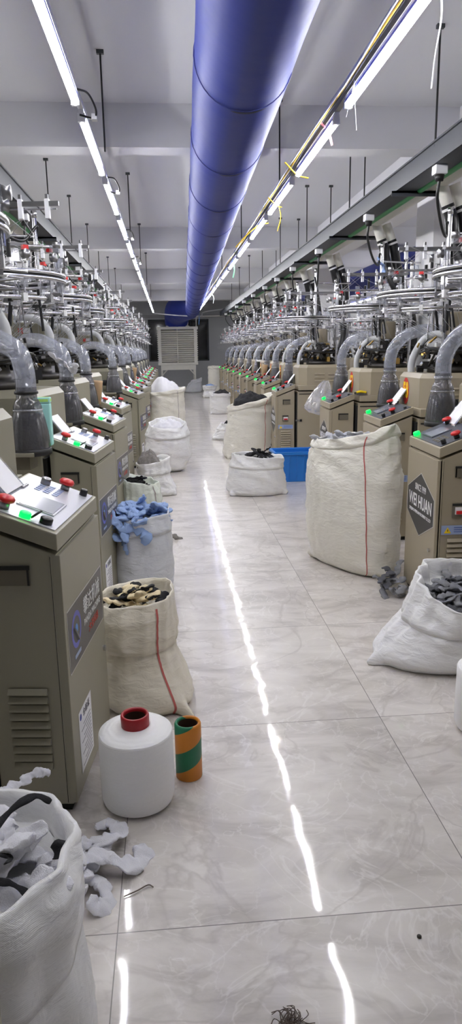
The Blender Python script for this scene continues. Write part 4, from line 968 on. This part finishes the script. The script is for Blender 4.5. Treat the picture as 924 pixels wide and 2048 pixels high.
# 17 big sack
sack('biggest ivory sack with a red stripe, standing beside the right cabinet', (1.225, 4.62, 0), [(.004, .30, .13, .01, 0, 3.0), (.06, .36, .17, .0, 0, 2.6), (.3, .385, .205, 0, 0, 2.25), (.6, .385, .21, -.0, 0, 2.2), (.76, .36, .195, -.01, 0, 2.2), (.85, .32, .17, -.01, 0, 2.2), (.91, .30, .15, 0, 0, 2.2)], lambda t: .045 * ca(t, .1) + .045 * max(0, math.cos(t - .2)) ** 3, 'sackivory', cuff=.055, depth=.08, wr=.017, seed=50, stripe=-.82, ears=(-2.7, -.2), ear=.06, ncol=176, rot=-1.056, cuffout=.012)
scatter(sock_set(8, 4, 's_lgrey', None, length=.2, wd=.034), 14, (1.20, 4.68), .20, .10, .87, .03, 'light grey sock in the biggest ivory sack', 'light grey socks in the biggest ivory sack', 9, tilt=(.05, 0), rot=-1.056)
# 18 right sack, slumped towards the camera
sack('slumped white sack of grey socks in front of the nearest right cabinet', (1.33, 3.08, 0), [(.004, .34, .21, 0, 0, 2.8), (.05, .37, .24, 0, 0, 2.5), (.12, .335, .235, .02, 0, 2.3), (.22, .275, .215, .05, 0, 2.2), (.35, .225, .20, .08, .02, 2.2)], lambda t: .075 * ca(t, 2.1), 'sackwhite', cuff=.14, depth=.07, wr=.011, seed=55, ears=(-2.85,), ear=.09, cuffout=.02, ncol=160, rot=-.15, lump=.45, vf=2.2)
GS = sock_set(10, 5, 's_grey', None, length=.15, wd=.025) + sock_set(11, 3, 's_dark', None, length=.15, wd=.025)
scatter(GS, 60, (1.41, 3.09), .19, .16, .295, .04, 'grey sock in the slumped sack by the right cabinet', 'grey socks in the slumped right sack', 12, 1.0, tilt=(-.12, .18))
for i, (x, y, z) in enumerate(((1.27, 4.02, .03), (1.34, 3.95, .025), (1.33, 4.06, .05), (1.39, 3.99, .03), (1.40, 4.12, .09), (1.31, 4.10, .09))):
    o = bpy.data.objects.new('sock', GS[(i * 3) % 8]); COL.objects.link(o); o.location = (x, y, z); o.rotation_euler = (.2, .3, i * 1.1); o.scale = (1.25,) * 3
    tag(o, 'grey sock in the little floor heap beside the biggest sack', 'sock', 'grey socks on the floor by the biggest sack')

# yarn packages and loose tube
def package(loc, label, r=.122, h=.262, sunk=0):
    e = empty('yarn_package', loc)
    b = MB(); b.lathe([(.05, .004), (r - .02, .004), (r - .006, .012), (r, .03), (r + .001, h * .5), (r, h - .008), (r - .002, h - .003), (r - .006, h), (.052, h + .018), (.046, h + .016)], (0, 0, 0), 'yarn', 64); b.build('yarn_winding', e)
    b = MB(); b.lathe([(.040, 0), (.046, 0), (.046, h + .018), (.047, h + .05), (.045, h + .056), (.039, h + .056), (.036, h + .05), (.036, h + .0), (.038, .0)], (0, 0, 0), 'darkred', 40); b.lathe([(.0355, .0), (.0355, h + .045)], (0, 0, 0), 'tubeinside', 40); b.build('core_tube', e)
    tag(e, label, 'yarn package')
package((-.152, 2.115, 0), 'big white yarn package on a red core beside the left cabinet')
package((1.205, 2.42, 0), 'white yarn package cut off by the right edge of the photo')
b = MB(); b.lathe([(.043, 0), (.047, .002), (.047, .203), (.044, .21), (.039, .21), (.035, .203), (.035, .0), (.043, 0)], (0, 0, 0), 'spiral', 48)
o = b.build('yarn_tube'); o.location = (.022, 2.235, 0); tag(o, 'orange yarn tube with a green spiral band standing on the floor', 'tube')
MB().lathe([(.0348, .0), (.0348, .202)], (0, 0, 0), 'tubeinside', 40).build('bore', o)

# blue crate
e = empty('plastic_crate', (1.42, 8.0, 0)); tag(e, 'bright blue plastic crate behind the small white sack', 'crate')
b = MB(); w0, w1, d0, d1, h = .215, .245, .16, .18, .345
def ring4(w_, d_, z): return [(-w_, -d_, z), (w_, -d_, z), (w_, d_, z), (-w_, d_, z)]
vs = ring4(w0, d0, 0) + ring4(w1, d1, h) + ring4(w1 - .012, d1 - .012, h) + ring4(w0 - .012, d0 - .012, .012)
fs = [(0, 3, 2, 1)] + [(a + i, a + (i + 1) % 4, a + 4 + (i + 1) % 4, a + 4 + i) for a in (0, 4, 8) for i in range(4)] + [(12, 13, 14, 15)]
b.add(vs, fs, 'crate'); b.build('body', e, bevel=.006)
b = MB()
for s in (-1, 1): b.box((0, s * (d1 + .008), h - .012), (w1 * 2 + .04, .022, .034), 'crate'); b.box((s * (w1 + .008), 0, h - .012), (.022, d1 * 2, .034), 'crate')
b.build('rim', e, bevel=.004)
b = MB()
for x in (-.17, -.085, 0, .085, .17): b.prism([(0, 0), (.012, 0), (.012, .012), (0, .012)], lambda p, t: (x + p[0], -(d0 + (d1 - d0) * t) - .008 + p[1], .02 + .28 * t), 'crate')
b.build('rib', e)

# small things on machines
b = MB(); b.lathe([(0, 0), (.045, 0), (.052, .20), (.054, .22), (0, .22)], (0, 0, 0), 'carton', 20)
o = b.build('cardboard_cone'); q = Wp(LM[4], (.22, .66, 1.01)); o.location = q; o.rotation_euler = (.0, .1, 0); tag(o, 'brown cardboard yarn tube on the fourth left machine', 'tube')
o2 = o.copy(); COL.objects.link(o2); o2.location = Wp(LM[7], (.22, .66, 1.01)); tag(o2, 'brown cardboard yarn tube farther along the left row', 'tube')
o3 = o.copy(); COL.objects.link(o3); o3.location = Wp(RM[6], (.20, .66, 1.01)); tag(o3, 'brown cardboard yarn tube on a right row machine', 'tube')
b = MB(); b.lathe([(0, 0), (.06, 0), (.085, .27), (.09, .275), (.08, .275), (.055, .02), (0, .02)], (0, 0, 0), 'black', 24); b.lathe([(.086, .25), (.093, .25), (.093, .285), (.082, .285)], (0, 0, 0), 'white', 24)
o = b.build('black_bin'); o.location = Wp(RM[7], (.33, .72, 1.01)); tag(o, 'tapered black bin with pale rim standing on a right row machine', 'bin')
b = MB(); b.box((0, 0, .11), (.08, .06, .22), 'cyan'); b.box((0, 0, .235), (.084, .064, .03), 'lime'); o = b.build('plastic_box', bevel=.008); o.location = Wp(LM[2], (.24, .63, 1.01)); tag(o, 'pale cyan box with lime lid behind the nearest dust bottle', 'box')
e = empty('hand_tool', Wp(RM[3], (.30, -.02, 1.03))); e.scale = (.65, .65, .65); tag(e, 'yellow and black hand tool lying beside console near number 57', 'tool')
b = MB(); b.tube(cr([(-.06, 0, .04), (0, .0, .055), (.07, 0, .045)], 5), [.02] * 11, 'yellow', 10); b.build('body', e); b = MB(); b.cyl((-.09, .01, .035), (-.055, 0, .04), .013, 'black', 8); b.cyl((.07, 0, .045), (.09, 0, .04), .022, 'yellow', 10); b.build('nozzle', e)
b = MB(); b.box((.0, 0, .02), (.14, .1, .03), 'steel'); b.build('tray', e)
# clear plastic bag hung on the fourth right machine
vs = []; nc, nrw = 40, 16
for i in range(nrw + 1):
    t = i / nrw
    for j in range(nc):
        a = 2 * PI * j / nc; r = (.03 + .17 * t ** .8) * (1 + .16 * math.sin(a * 7 + 2 * t) * (1 - .4 * t) + .06 * noise.noise(Vector((math.cos(a) * 2, math.sin(a) * 2, t * 4))))
        if t > .85: r *= 1 - (t - .85) * 3.2
        vs.append(Vector((r * math.cos(a) - .10 * t, r * .65 * math.sin(a), .40 * (1 - t) - .03 * math.cos(a) * t)))
o = MB().add(vs, [(i * nc + j, i * nc + (j + 1) % nc, (i + 1) * nc + (j + 1) % nc, (i + 1) * nc + j) for i in range(nrw) for j in range(nc)], 'film', True).build('plastic_bag')
o.location = (1.86, 8.35, .72); tag(o, 'clear gathered plastic bag hanging between two right row machines', 'bag')
# cloth and gloves tied to machines
o = bpy.data.objects.new('work_glove', sock_set(41, 1, 's_blue', None, length=.3)[0]); COL.objects.link(o); o.location = Wp(RM[3], (.56, .30, 2.2)); o.rotation_euler = (0, 1.2, 0); tag(o, 'light blue cloth tied to a post of the machine numbered 57', 'cloth')
o = bpy.data.objects.new('cloth_rag', sock_set(42, 1, 's_white', None, length=.22)[0]); COL.objects.link(o); o.location = Wp(LM[3], (.27, .84, 1.42)); o.rotation_euler = (0, 1.3, 1.2); tag(o, 'white rag tied to the clear hose of the third left machine', 'cloth')

# bits on the floor
b = MB(); b.tube(cr([(-.175, 1.675, .004), (-.14, 1.69, .006), (-.11, 1.71, .005), (-.095, 1.70, .005)], 5), .0018, 'brownlint', 5); tag(b.build('dark_thread'), 'short dark thread lying across a tile joint near the yarn package', 'thread')
b = MB(); b.lathe([(0, 0), (.006, 0), (.006, .004), (0, .005)], (.59, 1.46, 0), 'darksteel', 10); tag(b.build('floor_screw'), 'small dark round screw head on the near floor tile', 'screw')
b = MB()
for i in range(40):
    a = rnd.uniform(0, 6.28); p = Vector((.225 + rnd.uniform(-.025, .025), 1.262 + rnd.uniform(-.008, .008), .003)); b.tube(cr([p, p + Vector((.02 * math.cos(a), .02 * math.sin(a), .01)), p + Vector((.03 * math.cos(a + .6), .03 * math.sin(a + .6), .004))], 3), .0012, 'brownlint', 4)
tag(b.build('lint_tuft'), 'tuft of brown lint at the bottom edge of the photo', 'lint')

# ------------------------------------------------------------------ world and view
wd = bpy.data.worlds.new('world'); sc.world = wd; wd.use_nodes = True
wd.node_tree.nodes['Background'].inputs[0].default_value = (.01, .012, .018, 1); wd.node_tree.nodes['Background'].inputs[1].default_value = 1
vs_ = sc.view_settings; vs_.view_transform = 'Standard'; vs_.look = 'None'; vs_.gamma = 1; vs_.use_curve_mapping = False; vs_.exposure = 1.86
cy = sc.cycles
cy.use_denoising = True; cy.max_bounces = 8; cy.transparent_max_bounces = 24; cy.diffuse_bounces = 5; cy.glossy_bounces = 4
cy.caustics_reflective = False; cy.caustics_refractive = False; cy.sample_clamp_indirect = 6
